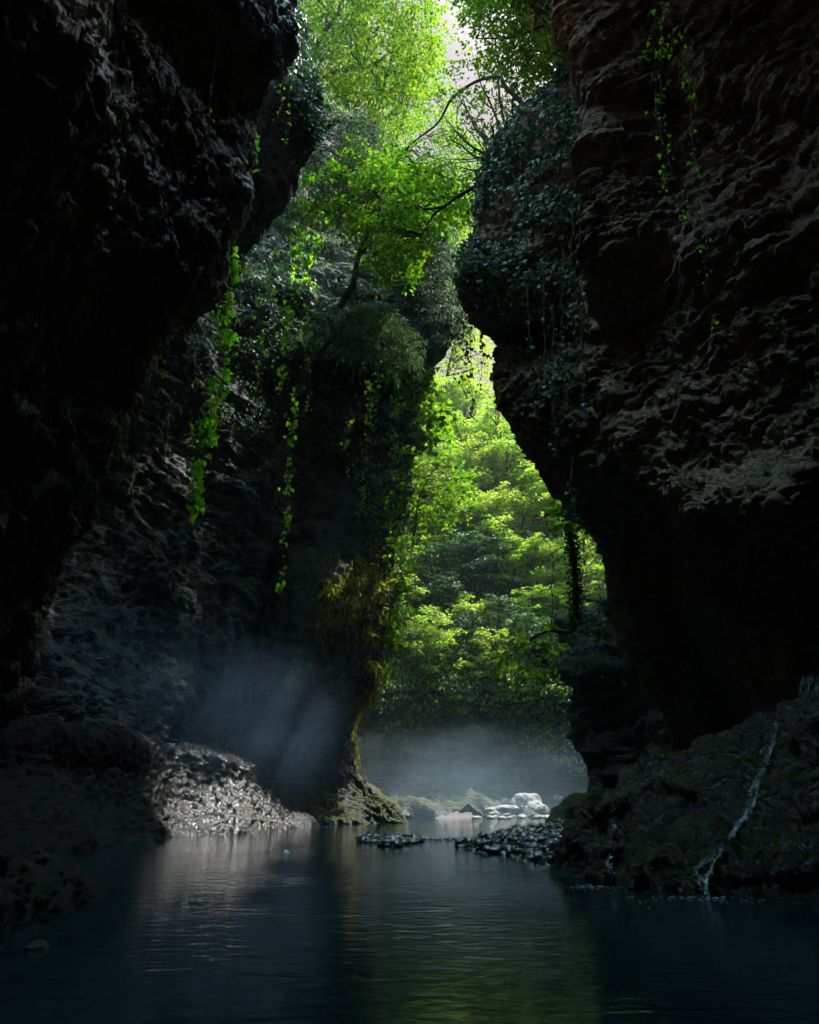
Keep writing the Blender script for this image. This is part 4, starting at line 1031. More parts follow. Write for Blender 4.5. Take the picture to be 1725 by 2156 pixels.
# ---- trees clinging to the left wall
r = np.random.default_rng(107)
lim = [limb([(716, 645), (720, 636), (744, 595), (753, 542), (776, 478), (792, 400)], [29.5, 29.0, 28.0, 27.5, 27, 27], 0.24, 0.09, 24), limb([(753, 542), (790, 505), (830, 480)], [27.5, 27, 26.8], 0.1, 0.03, 12)]
crown_tree("wall_tree", "dark crooked trunk growing out of the left rock wall with a light green crown", r, lim, [(740, 350), (850, 360), (870, 420), (860, 540), (815, 575), (775, 470), (735, 430)], 120, (25.5, 29), 10.5, 48, 22, L_bright, B_moss, tuple(lim[0][0][0]), kind='oval', flat=0.55)
r = np.random.default_rng(108)
lim = [limb([(628, 830), (635, 806), (653, 762), (676, 741), (706, 703), (732, 665)], [29, 28.5, 27.5, 27, 26.6, 26.5], 0.22, 0.05, 24), limb([(676, 741), (700, 742), (718, 730)], [27, 26.6, 26.4], 0.09, 0.03, 10), limb([(690, 722), (740, 716), (800, 724)], [26.8, 26.6, 26.6], 0.08, 0.02, 14), limb([(706, 703), (700, 680), (690, 668)], [26.6, 26.5, 26.5], 0.06, 0.02, 8)]
crown_tree("mossy_yew", "mossy yew with a bent trunk and feathery grey green fans on the left wall", r, lim, [(640, 690), (700, 640), (790, 640), (850, 690), (864, 745), (840, 765), (780, 735), (700, 725)], 230, (25.4, 28.2), 11, 46, 44, L_yew, B_moss, tuple(lim[0][0][0]), kind='needle', droop=0.45, flat=0.4, down=0.5, wide=0.4)
r = np.random.default_rng(109)
lim = [limb([(850, 660), (880, 560), (900, 500), (915, 450)], [34.5, 33.0, 32.5, 32], 0.16, 0.05, 16)]
crown_tree("drooping_yew", "drooping dark green yew hanging down the right edge of the left wall", r, lim, [(830, 490), (905, 440), (955, 520), (965, 640), (945, 720), (905, 720), (870, 620)], 330, (30.5, 34), 11, 44, 44, L_yew, B_dark, tuple(lim[0][0][0]), kind='needle', droop=0.7, flat=0.6, down=1.2, wide=0.4)
r = np.random.default_rng(110)
lim = [limb([(650, 330), (690, 270), (740, 250), (790, 270)], [25, 24, 24, 24], 0.14, 0.03, 16)]
crown_tree("grey_yew", "greyish yew fans hanging from the dark overhang below the leaning tree", r, lim, [(650, 235), (700, 215), (790, 250), (800, 330), (740, 400), (650, 440), (590, 440), (640, 350), (690, 290)], 330, (23, 27), 10, 42, 40, L_yew, B_dark, tuple(lim[0][0][0]), kind='needle', droop=0.6, flat=0.5, down=0.8, wide=0.45)
r = np.random.default_rng(111)
lim = [limb([(905, 925), (880, 850), (870, 810), (850, 785)], [34.5, 33.2, 32.6, 32], 0.1, 0.03, 12), limb([(840, 890), (860, 860), (890, 840), (915, 820)], [33.5, 33, 33, 33.5], 0.06, 0.02, 12)]
crown_tree("sunlit_bush", "sunlit yellow green bush with large leaves on the corner of the left wall", r, lim, [(838, 775), (880, 765), (925, 800), (935, 870), (900, 960), (872, 980), (868, 900), (840, 850)], 85, (31.5, 35.5), 12, 42, 14, L_bright, B_moss, tuple(lim[0][0][0]), kind='heart', flat=0.9, category="bush")
r = np.random.default_rng(112)
lim = [limb([(870, 1150), (880, 1060), (905, 1000), (940, 960)], [34, 34, 34.5, 35], 0.08, 0.02, 14), limb([(880, 1060), (850, 1100), (845, 1160)], [34, 33.6, 33.4], 0.05, 0.02, 8)]
crown_tree("edge_bush", "light green bush hanging over the edge of the left wall beside the far trees", r, lim, [(850, 980), (930, 930), (985, 1000), (960, 1070), (900, 1120), (870, 1190), (838, 1150), (850, 1060)], 130, (33, 37.5), 9, 42, 20, L_bright, B_moss, tuple(lim[0][0][0]), kind='oval', flat=0.8, category="bush")
r = np.random.default_rng(113)
lim = [limb([(795, 1440), (805, 1340), (812, 1270), (820, 1210)], [33.5, 33, 33, 33], 0.05, 0.02, 14)]
crown_tree("fringe_bush", "narrow bright green shrub fringing the right side of the ferny nose", r, lim, [(795, 1190), (835, 1180), (850, 1270), (825, 1340), (812, 1440), (785, 1450), (795, 1330)], 60, (32, 34.5), 10, 32, 16, L_bright, B_moss, tuple(lim[0][0][0]), kind='heart', flat=0.9, category="bush")

# ---- trees of the far slope: a few kinds, each copied
def slope_proto(name, label, seed, lmat, h, rad, nlimb, nspr, nl, ls, low=0.12, layered=True):
    r = np.random.default_rng(seed)
    tk = smooth_line(np.array([(0, 0, -0.6), (0.1, 0.05, h * 0.3), (r.normal() * 0.25, r.normal() * 0.25, h * 0.65), (r.normal() * 0.4, r.normal() * 0.4, h * 0.97)]), 18)
    lines = [(tk, np.linspace(0.03 * h, 0.006 * h, 18))]; C = []; D = []
    for k in range(nlimb):
        u = low + (1 - low) * (k + r.random()) / nlimb; p = tk[int(u * 17)]
        az = k * 2.4 + r.normal() * 0.3; ln = rad * (0.45 + 0.75 * math.sin(math.pi * min(1, 0.18 + 0.78 * u))) * r.uniform(0.75, 1.25)
        el = r.uniform(0.1, 0.5) + 0.6 * u * u; d = V3(math.cos(az) * math.cos(el), math.sin(az) * math.cos(el), math.sin(el))
        P = smooth_line([p, p + d * ln * 0.5 + V3(0, 0, 0.06 * ln), p + d * ln + V3(0, 0, -0.08 * ln)], 9); lines.append((P, np.linspace(0.011 * h, 0.003 * h, 9)))
        for j in range(nspr):
            v = 0.25 + 0.75 * (j + r.random()) / nspr; q = P[int(v * 8)] + r.normal(size=3) * 0.12 * rad * np.array([1, 1, 0.5]); C.append(q)
            a2 = az + r.normal() * 0.8; D.append(V3(math.cos(a2), math.sin(a2), 0.15 + r.normal() * 0.15))
    lv = sprays(r, C, D, rad * 0.42 * r.uniform(0.7, 1.3, len(C)), nl, ls, 'diamond', 0.3, 0.4, 0.6)
    return plant(name, label, "tree", (0, 0, 0), tubes(lines, 5), lv, B_far, lmat)
kinds = [("broadleaf_tree", L_far, 7.5, 2.5, 15, 9, 26, 0.27), ("yellowing_tree", L_faryel, 6.5, 2.6, 14, 9, 26, 0.25), ("dark_tree", L_fardark, 7.0, 2.4, 16, 9, 28, 0.26), ("spreading_tree", L_far, 6.0, 3.0, 13, 10, 26, 0.29)]
protos = []
for k, a in enumerate(kinds):
    for v in range(2): protos.append((k, slope_proto(a[0], "", 200 + 10 * k + v, *a[1:])))
fz = facing(HS)
spots = [(885, 905, 1), (930, 880, 0), (985, 905, 0), (1045, 900, 1), (870, 985, 0), (925, 985, 3), (985, 985, 1), (1040, 985, 0), (1090, 975, 3), (1135, 985, 0), (860, 1075, 3), (915, 1070, 0), (968, 1075, 0), (1020, 1070, 1), (1075, 1065, 3), (1125, 1060, 0), (1175, 1065, 3),
         (880, 1160, 0), (940, 1160, 2), (995, 1165, 3), (1048, 1160, 1), (1105, 1155, 1), (1160, 1155, 0), (1215, 1150, 3), (850, 1245, 2), (905, 1250, 2), (960, 1255, 2), (1015, 1250, 2), (1070, 1250, 0), (1125, 1250, 3), (1180, 1245, 1), (1235, 1245, 0), (1290, 1240, 0),
         (840, 1335, 0), (890, 1340, 2), (950, 1340, 2), (1010, 1345, 3), (1065, 1345, 2), (1120, 1340, 0), (1175, 1340, 3), (1230, 1335, 1), (1285, 1330, 0), (860, 1420, 3), (920, 1425, 0), (980, 1420, 2), (1045, 1425, 0), (1110, 1420, 2), (1170, 1425, 2), (830, 1400, 2),
         (900, 830, 0), (960, 838, 1), (1015, 842, 0)]
zone = ["on the crest of the far slope", "high on the far slope", "half way up the far slope", "low on the far slope"]
desc = ["mid green broadleaf tree", "yellowing sunlit tree", "dark green dense tree", "wide spreading light green tree"]
used = set()
for px, py, k in spots:
    px += rng.normal() * 7; py += rng.normal() * 9
    i = nearest(HS, px, py, fz); P = HS['V'][i]
    zi = 0 if py < 950 else 1 if py < 1110 else 2 if py < 1300 else 3
    side = "by the left wall" if px < 945 else "in the middle" if px < 1090 else "beside the right cliff"
    lab = f"{desc[k]} {zone[zi]}, {side}"
    cand = [o for kk, o in protos if kk == k]; o = cand[int(rng.integers(0, 2))]
    sc = rng.uniform(0.85, 1.2) * (0.62 if py > 1300 else 0.8 if py > 1200 else 1.0)
    loc = (P[0], P[1], P[2] - 0.3); rz = rng.uniform(0, 6.28)
    if o.name not in used:
        used.add(o.name); o.location = loc; o.rotation_euler = (0, 0, rz); o.scale = (sc, sc, sc * rng.uniform(0.85, 1.1)); o["label"] = lab; o["group"] = "trees on the far slope"
    else: dup(o, loc, rz, (sc, sc * rng.uniform(0.85, 1.1)), lab, "trees on the far slope")
for k, o in protos:
    if o.name not in used:
        for c in list(o.children): bpy.data.objects.remove(c)
        bpy.data.objects.remove(o)
# undergrowth between the trees
r = np.random.default_rng(120)
poly_s = [(760, 900), (1100, 880), (1300, 1150), (1420, 1300), (1330, 1430), (1240, 1450), (780, 1450), (760, 1200)]
patchy = lambda V: 0.15 + (fbm(V * 0.35, 3) > -0.1)
link("undergrowth", mesh_np("undergrowth", *cover(r, HS, poly_s, 26000, 5.5, 'diamond', (0.05, 0.9), patchy, 0.3, 0.7), smooth=False), L_far, kind="stuff")
# ivy curtain over the end wall
poly_c = [(770, 1370), (1250, 1370), (1262, 1600), (1180, 1590), (1120, 1560), (1060, 1600), (1030, 1500), (940, 1480), (900, 1540), (850, 1450), (840, 1600), (785, 1560)]
streak = lambda V: 0.08 + np.clip(perlin(np.stack([V[:, 0] * 0.9, V[:, 1] * 0.3, V[:, 2] * 0.12], 1)) + 0.42 + 0.05 * (V[:, 2] - 7), 0, 1.5)
link("ivy_foliage", mesh_np("ivy_foliage", *cover(r, HS, poly_c, 22000, 6.5, 'diamond', (0.05, 0.7), streak, 1.0, 0.5), smooth=False), L_fardark, kind="stuff")
link("ivy_foliage", mesh_np("ivy_foliage", *cover(r, HS, [(780, 1380), (1240, 1380), (1262, 1620), (1150, 1600), (1030, 1500), (860, 1520), (790, 1560)], 14000, 6.5, 'diamond', (0.05, 0.8), streak, 1.0, 0.5), smooth=False), L_far, kind="stuff")

# ---- ivy on the right wall
r = np.random.default_rng(121)
polyG = [(1240, 120), (1130, 180), (1050, 262), (1005, 400), (960, 540), (970, 600), (1000, 655), (1070, 720), (1110, 760), (1160, 700), (1215, 640), (1232, 560), (1225, 420), (1238, 330), (1262, 240)]
clump = lambda V: np.clip(0.75 + 1.3 * fbm(V * 0.55 + 5, 3), 0.03, 2.0)
link("ivy_foliage", mesh_np("ivy_foliage", *cover(r, Rr, polyG, 15000, 9.5, 'ivy', (0.03, 0.35), clump, 1.0, 0.55, front=False), smooth=False), L_ivy, kind="stuff")
polyG2 = [(1100, 690), (1225, 620), (1240, 900), (1190, 960), (1120, 900), (1060, 780)]
link("ivy_foliage", mesh_np("ivy_foliage", *cover(r, Rr, polyG2, 700, 10.0, 'ivy', (0.03, 0.2), clump, 1.0, 0.55), smooth=False), L_ivy, kind="stuff")
# ledge ivy at the foot
link("ivy_foliage", mesh_np("ivy_foliage", *cover(r, H, [(1195, 1300), (1420, 1300), (1370, 1420), (1290, 1420), (1215, 1380)], 2600, 8.0, 'ivy', (0.03, 0.35), None, 0.8, 0.6, front=False), smooth=False), L_ivy, kind="stuff")
link("ivy_foliage", mesh_np("ivy_foliage", *cover(r, H, [(1205, 1400), (1320, 1400), (1310, 1560), (1240, 1540)], 260, 7.0, 'ivy', (0.03, 0.2), None, 1, 0.6), smooth=False), L_ivy, kind="stuff")
# ivy on the left wall
link("ivy_foliage", mesh_np("ivy_foliage", *cover(r, E, [(500, 560), (545, 505), (620, 505), (650, 560), (640, 640), (560, 650), (505, 600)], 1500, 9.5, 'ivy', (0.05, 0.4), None, 1.0, 0.6), smooth=False), L_ivy, kind="stuff")
link("ivy_foliage", mesh_np("ivy_foliage", *cover(r, E, [(500, 760), (600, 700), (760, 800), (870, 770), (870, 960), (740, 950), (620, 900), (540, 860)], 2300, 7.5, 'ivy', (0.05, 0.3), clump, 1.0, 0.6), smooth=False), L_ivy, kind="stuff")
link("ivy_foliage", mesh_np("ivy_foliage", *cover(r, E, [(560, 440), (700, 400), (900, 500), (900, 760), (640, 760), (600, 600)], 4500, 8.0, 'ivy', (0.05, 0.35), clump, 1.0, 0.6), smooth=False), L_yew, kind="stuff")
link("ivy_foliage", mesh_np("ivy_foliage", *cover(r, E, [(470, 700), (560, 640), (640, 700), (900, 740), (880, 900), (850, 1000), (700, 1000), (560, 960), (480, 860)], 6500, 7.5, 'diamond', (0.05, 0.35), clump, 1.0, 0.6), smooth=False), L_yew, kind="stuff")
link("ivy_foliage", mesh_np("ivy_foliage", *cover(r, E, [(740, 930), (860, 900), (850, 1080), (820, 1200), (770, 1180), (750, 1040)], 1500, 7.5, 'ivy', (0.05, 0.35), clump, 1.0, 0.6), smooth=False), L_vine, kind="stuff")
link("ivy_foliage", mesh_np("ivy_foliage", *cover(r, E, [(600, 360), (680, 360), (690, 470), (650, 620), (620, 620), (610, 480)], 900, 9.0, 'heart', (0.05, 0.6), clump, 1.0, 0.6, front=False), smooth=False), L_vine, kind="stuff")
link("shrub_foliage", mesh_np("shrub_foliage", *cover(r, E, [(380, 620), (470, 560), (540, 560), (620, 640), (640, 760), (560, 900), (440, 900), (390, 760)], 3000, 8.0, 'diamond', (0.05, 0.45), clump, 1.0, 0.6), smooth=False), L_yew, kind="stuff")
# ivy on the rims of the left overhang
link("ivy_foliage", mesh_np("ivy_foliage", *cover(r, D, [(590, -20), (720, 130), (725, 260), (640, 300), (600, 160)], 2600, 9.0, 'ivy', (0.03, 0.35), clump, 1.0, 0.6, front=False), smooth=False), L_ivy, kind="stuff")

# ---- ferns and moss on the nose of the left wall
r = np.random.default_rng(122)
nose = [(640, 1200), (700, 1160), (740, 1220), (800, 1160), (812, 1230), (800, 1330), (788, 1490), (740, 1440), (690, 1470), (640, 1400), (610, 1490), (596, 1470), (620, 1380), (665, 1320)]
fm = lambda V: np.clip(0.5 + 1.6 * fbm(V * 0.9, 3), 0.02, 2)
link("fern_foliage", mesh_np("fern_foliage", *cover(r, E, nose, 5200, 14, 'frond', (0.0, 0.3), fm, 1.0, 0.5, front=False), smooth=False), L_fernold, kind="stuff")
link("fern_foliage", mesh_np("fern_foliage", *cover(r, E, [(670, 1330), (690, 1210), (740, 1190), (812, 1180), (810, 1300), (770, 1360), (720, 1300), (690, 1350)], 4200, 15, 'frond', (0.05, 0.5), fm, 1.0, 0.6, front=False), smooth=False), L_fern, kind="stuff")
link("moss_foliage", mesh_np("moss_foliage", *cover(r, E, [(730, 1480), (775, 1470), (770, 1560), (790, 1640), (760, 1640), (735, 1570)], 700, 12, 'frond', (0.0, 0.2), None, 1.0, 0.5, front=False), smooth=False), L_fernold, kind="stuff")
ferns = [(694, 1240, 22, "bright yellow fern hanging on the left ridge of the nose"), (700, 1275, 20, "yellow green fern just below the brightest one on the ridge"), (683, 1300, 16, "small yellow fern at the foot of the ridge"), (757, 1175, 18, "golden fern tuft near the top of the nose"), (798, 1235, 22, "lime green fern on the right edge of the nose"), (806, 1185, 15, "olive fern tuft hanging at the upper right corner of the nose"),
         (740, 1290, 18, "green fern in the middle of the nose"), (775, 1330, 18, "yellowish fern low on the right half of the nose"), (620, 1430, 20, "withered brown fern hanging lowest at the left end of the nose"), (785, 1400, 18, "long drooping fern at the lower right of the nose")]
fe = facing(E)
for k, (px, py, sz, lab) in enumerate(ferns):
    i = nearest(E, px, py, fe); p = E['V'][i] + E['N'][i] * 0.1; n = 26; s = sz * 1.5 * E['d'][i] / FPX
    U = E['N'][i] * 0.5 + np.array([0, 0, -0.75]) + r.normal(size=(n, 3)) * 0.5
    Vv, Ff = leaves(np.repeat(p[None], n, 0) + r.normal(size=(n, 3)) * 0.10, U, E['N'][i] + V3(0, 0, 0.6) + r.normal(size=(n, 3)) * 0.3, s * r.uniform(0.6, 1.2, n), 'frond')
    ob = link("fern", mesh_np("fern", Vv - p, Ff, smooth=False), L_fernold if "brown" in lab else L_fern, label=lab, category="fern", group="ferns on the rock nose"); ob.location = p
# greenery along the underside edge of the near cliff
link("moss_foliage", mesh_np("moss_foliage", *cover(r, A, [(60, 1330), (110, 1180), (150, 1090), (175, 1100), (120, 1250), (90, 1400)], 160, 10, 'frond', (0.0, 0.08), None, 1.0, 0.6, front=False), smooth=False), L_fern, kind="stuff")
link("moss_foliage", mesh_np("moss_foliage", *cover(r, Fb, [(1250, 250), (1270, 215), (1330, 185), (1360, 195), (1300, 240), (1268, 300), (1255, 330)], 1500, 6, 'frond', (0.0, 0.06), None, 1.0, 0.6, front=False), smooth=False), L_fern, kind="stuff")

# ---- hanging vines, each a thing of its own
def vine(label, pts, Y, lpx, step, mat, group, jit=6, kind='heart', taper=0.5, stem=0.9, bare=0.0, name="ivy_vine"):
    r = np.random.default_rng(int(pts[0][0] * 7 + pts[0][1]))
    pts = np.array(pts, float); Lp = np.linalg.norm(np.diff(pts, axis=0), axis=1).sum()
    n = max(12, int(Lp / 12)); P = smooth_line(pl(pts, Y), n)
    d = pix(P)[1].mean(); px1 = d / FPX
    P[1:-1] += r.normal(size=(n - 2, 3)) * 1.4 * px1; ph = r.uniform(0, 6.3, 3); uu = np.linspace(0, 1, n)
    P[:, 0] += px1 * (4.0 * np.sin(uu * 7 + ph[0]) + 2.5 * np.sin(uu * 17 + ph[1])) * np.sin(uu * math.pi * 0.5)
    lines = [(P, np.linspace(stem, stem * 0.5, n) * px1)]
    m = max(3, int(Lp / step)); u = np.sort(r.uniform(bare, 1, m * 2)); u = u[(np.sin(u * 23 + ph[2]) + np.sin(u * 51 + ph[0]) * 0.7 + r.normal(size=len(u)) * 0.7) > -0.25]; m = len(u); i = np.minimum((u * (n - 1)).astype(int), n - 2); f = (u * (n - 1) - i)[:, None]
    C = P[i] * (1 - f) + P[i + 1] * f
    wd = 1 - taper * u
    C = C + r.normal(size=(m, 3)) * np.array([1, 1, 0.6]) * (jit * px1 * wd)[:, None]
    U = np.array([0, 0, -1.0]) + r.normal(size=(m, 3)) * 0.45
    N = np.array([0.15, -1.0, 0.45]) + r.normal(size=(m, 3)) * 0.55
    V, F = leaves(C, U, N, lpx * px1 * r.uniform(0.55, 1.25, m) * (1 - 0.35 * u), kind)
    b = P[0].copy()
    o = thing(name, label, "vine", tuple(b), group)
    Vs, Fs = tubes(lines, 5)
    link("stem", mesh_np("stem", Vs - b, Fs), B_stem, o)
    link("foliage", mesh_np("foliage", V - b, F, smooth=False), mat, o)
    return o
gl, gr, gm = "vines hanging on the left side", "vines hanging on the right cliff", "vines hanging in the gap"
vine("long bright green vine with big heart leaves, main strand of the nearest left curtain", [(545, 240), (520, 330), (497, 420), (487, 520), (478, 620), (468, 720), (455, 800), (442, 870), (430, 930), (418, 990), (412, 1040), (420, 1085)], np.linspace(13.2, 10.5, 12), 19, 4.0, L_vine, gl, 11)
vine("second bright vine running just right of the main left strand", [(520, 330), (500, 440), (492, 560), (487, 640), (478, 740), (462, 840), (450, 910), (446, 930)], np.linspace(13, 10.8, 8), 16, 5.5, L_vine, gl, 9)
vine("short bright vine beside the bottom left of the main left strand", [(470, 640), (446, 760), (430, 850), (408, 900), (402, 960), (406, 1000)], np.linspace(12, 10.8, 6), 12, 8, L_vine, gl, 8)
vine("green vine falling from the mossy lip of the dark overhang", [(648, 350), (640, 400), (632, 460), (628, 520), (622, 580), (612, 640), (606, 700), (600, 770), (597, 830)], np.linspace(22, 21.5, 9), 11, 2.6, L_vine, gl, 11)
vine("long thin lower end of the overhang vine reaching towards the mist", [(622, 800), (618, 880), (612, 950), (606, 1020), (604, 1080), (600, 1140), (596, 1200), (593, 1248)], np.linspace(22, 21.5, 8), 11, 5.0, L_vine, gl, 7)
vine("broad vine just right of the overhang vine", [(672, 370), (665, 430), (655, 500), (648, 560)], 22.5, 10, 3.4, L_vine, gl, 12)
vine("dark vine with spaced leaves left of the overhang vine", [(580, 520), (572, 590), (560, 650), (558, 700), (562, 760)], 23, 10, 9, L_vine, gl, 6)
vine("thin trailing vine with few leaves at the far left of the upper cave", [(220, 60), (214, 150), (208, 230), (196, 290), (172, 340)], 8.4, 10, 26, L_vine, gl, 4, stem=0.7)
vine("long pale wire-like vine crossing the dark upper left wall", [(462, 40), (456, 120), (442, 210), (440, 270), (425, 330), (408, 380)], 9.4, 9, 26, L_vine, gl, 4, stem=0.8)
vine("pale bare vine hanging from the top left edge of the gap", [(604, 20), (598, 120), (590, 200), (583, 262)], 12.2, 9, 14, L_vine, gl, 8, stem=0.9)
vine("curved bare vine ending in a hook left of the leaning tree", [(612, 80), (610, 180), (612, 260), (604, 290), (592, 300)], 12.6, 9, 18, L_vine, gl, 6, stem=0.9)
vine("short leafy strand in the dark middle of the left wall", [(352, 670), (348, 710), (342, 760), (340, 790)], 11.5, 12, 9, L_vine, gl, 6)
vine("faint thin strand left of the main bright vine", [(400, 640), (397, 720), (396, 800), (402, 870)], 13, 9, 14, L_ivy, gl, 5)
vine("leafy vine in front of the grey wall, left one of the pair by the corner", [(780, 800), (776, 870), (772, 950), (766, 1030), (760, 1085)], 29, 9, 4.5, L_vine, gl, 9)
vine("leafy vine at the corner of the left wall, right one of the pair", [(838, 820), (834, 900), (828, 980), (822, 1060), (826, 1130)], 31, 9, 3.6, L_vine, gl, 9)
vine("sparse strand in front of the grey wall above the mist", [(545, 640), (548, 720), (545, 800), (552, 860)], 25, 9, 7, L_vine, gl, 7)
vine("wavy strand on the grey wall right of the long overhang vine", [(655, 560), (648, 650), (640, 720), (650, 800), (645, 880)], 25, 9, 6, L_vine, gl, 8)
vine("long bare brown stem hanging in front of the crooked trunk", [(808, 470), (806, 540), (810, 620), (806, 690)], 26, 8, 30, L_vine, gl, 4, stem=1.1)
vine("thin twig-like strand left of the corner pair", [(740, 840), (738, 900), (730, 960), (732, 1010)], 28, 8, 6, L_vine, gl, 7)
vine("hanging strand between the mossy yew and the wall corner", [(800, 760), (792, 820), (785, 880), (788, 920)], 29.5, 8, 4.5, L_vine, gl, 8)
for k, (x0, y0, x1, y1, lab) in enumerate(((1222, 430, 1232, 880, "long ivy strand with pale stems at the seam of the right cliff"), (1205, 430, 1212, 800, "ivy strand left of the pale stems on the right cliff"), (1185, 520, 1190, 880, "ivy strand hanging in the middle of the bare right rock face"), (1145, 560, 1150, 850, "ivy strand left of centre on the right rock face"),
                                         (1165, 640, 1172, 960, "long sparse ivy strand reaching low on the right rock face"), (1110, 600, 1128, 790, "short dense ivy strand near the pointed lip of the right cliff"), (1228, 600, 1238, 840, "reddish lower ivy strand at the seam of the right cliff"), (1206, 950, 1210, 1090, "thin ivy strand above the slender trunk"))):
    Yv = 15.0 - 0.006 * (x0 - 1100)
    vine(lab, [(x0, y0), ((x0 + x1) / 2 - 4, (y0 + y1) / 2), (x1 - 2, y0 * 0.2 + y1 * 0.8), (x1, y1)], Yv, 11, 5.0, L_ivy, gr, 8, kind='ivy')
vine("dark leafy vine down the near right buttress", [(1400, -20), (1392, 80), (1388, 180), (1392, 260), (1400, 320), (1408, 390), (1440, 440), (1468, 500)], 9.7, 12, 7, L_vine, gr, 12, kind='ivy')
vine("long pale twisting stem on the near right buttress", [(1380, 190), (1390, 270), (1408, 330), (1424, 390), (1450, 430), (1470, 470)], 9.6, 9, 22, L_ivy, gr, 6, stem=1.4, kind='ivy')
vine("dense dark vine right of the pale twisting stem", [(1440, 40), (1448, 130), (1456, 220), (1462, 320), (1474, 400), (1480, 470), (1486, 560), (1496, 640), (1502, 700)], np.linspace(9.6, 9.0, 9), 11, 6.5, L_vine, gr, 9, kind='ivy')
vine("thin wire-like vine near the top right corner", [(1495, -10), (1478, 110), (1482, 180), (1478, 240)], 9.2, 9, 30, L_ivy, gr, 5, stem=0.7)
vine("leafy strand at the top of the near right buttress", [(1340, 100), (1360, 120), (1400, 110), (1420, 60)], 9.8, 13, 6, L_vine, gr, 14, kind='ivy')
for k, (x0, y0, y1, lab) in enumerate(((975, 640, 800, "leafy vine in the bright slit, left one"), (990, 650, 880, "longest leafy vine in the bright slit"), (1012, 690, 830, "leafy vine in the bright slit, right one by the sky window"))):
    vine(lab, [(x0, y0), (x0 + 3, (y0 + y1) / 2), (x0 + 1, y1)], 19.5, 9, 4.5, L_ivy, gm, 8)
for k, (x0, y0, y1) in enumerate(((1058, 1470, 1600), (1100, 1480, 1598), (1122, 1440, 1560), (1075, 1450, 1560), (905, 1440, 1520), (835, 1440, 1570), (812, 1430, 1540), (1165, 1420, 1540), (1195, 1430, 1560), (1220, 1440, 1560))):
    i = nearest(HS, x0, y0, fz); Yv = HS['V'][i][1] - 0.7
    vine("straight ivy strand hanging down in front of the misty end wall", [(x0, y0), (x0 + 2, (y0 + y1) / 2), (x0, y1)], Yv, 7, 3.2, L_fardark, "vines hanging before the end wall", 6, kind='diamond')

# ---- slender ivy clad tree on the ledge below the right cliff
r = np.random.default_rng(130)
lim = [limb([(1213, 1345), (1212, 1300), (1211, 1230), (1206, 1160), (1199, 1105), (1192, 1068)], [28.6, 28.4, 28.2, 28, 27.8, 27.6], 0.17, 0.09, 26), limb([(1212, 1328), (1185, 1332), (1160, 1326), (1140, 1334), (1112, 1350), (1085, 1372), (1062, 1392)], [28.4, 28.2, 28.2, 28.2, 28.2, 28.4, 28.6], 0.10, 0.03, 24),
       limb([(1211, 1260), (1235, 1262), (1262, 1268), (1285, 1285)], [28.2, 28, 28, 28], 0.05, 0.02, 12), limb([(1160, 1326), (1165, 1270), (1160, 1230)], [28.2, 28.3, 28.4], 0.04, 0.015, 10), limb([(1204, 1145), (1170, 1160), (1140, 1190)], [28, 28.3, 28.6], 0.03, 0.012, 10)]
o = crown_tree("slender_tree", "slender ivy clad tree standing on the ledge below the right cliff", r, lim, [(1170, 1055), (1225, 1060), (1250, 1110), (1215, 1125), (1180, 1105)], 26, (26.6, 28.2), 15, 34, 12, L_bright, B_dark, tuple(lim[0][0][0]), kind='heart', flat=0.8)
tp = np.concatenate([lim[0][0]] * 60) ; tp = tp + r.normal(size=tp.shape) * np.array([0.16, 0.16, 0.15])
V, F = leaves(tp, np.array([0, 0, -1.0]) + r.normal(size=tp.shape) * 0.5, np.array([0, -1, 0.4]) + r.normal(size=tp.shape) * 0.6, 0.14 * r.uniform(0.6, 1.2, len(tp)), 'ivy')
link("ivy_cover", mesh_np("ivy_cover", V - np.array(o.location), F, smooth=False), L_ivy, o)
C = sample_poly(r, [(1050, 1340), (1120, 1320), (1190, 1320), (1200, 1400), (1120, 1430), (1060, 1430)], 26, (), (27.6, 29)); d = pix(C)[1]
V, F = sprays(r, C, rvec(r, 26), 34 * d / FPX, 9, 14 * d / FPX, 'heart', 0.3, 0.8)
link("low_crown", mesh_np("low_crown", V - np.array(o.location), F, smooth=False), L_bright, o)

# ---- fallen leaves floating on the water
fl = [(1318, 1876), (1345, 1902), (1410, 1898), (1300, 1870), (1365, 1912), (980, 2060), (1002, 2092), (1250, 1868), (1120, 1990)]
TV, TF = TPL['oval']
for k, (px, py) in enumerate(fl):
    x, y = wat(px, py); s = 0.05; a = rng.uniform(0, 6.28); ca, sa = math.cos(a), math.sin(a)
    Vl = (TV * np.array([s, s, s * 0.25])) @ np.array([[ca, sa, 0], [-sa, ca, 0], [0, 0, 1]])
    ob = link("fallen_leaf", mesh_np("fallen_leaf", Vl, TF, smooth=False), L_faryel, label="yellow fallen leaf floating on the dark water below the wet rock", category="leaf", group="fallen leaves on the pool"); ob.location = (x, y, 0.006)
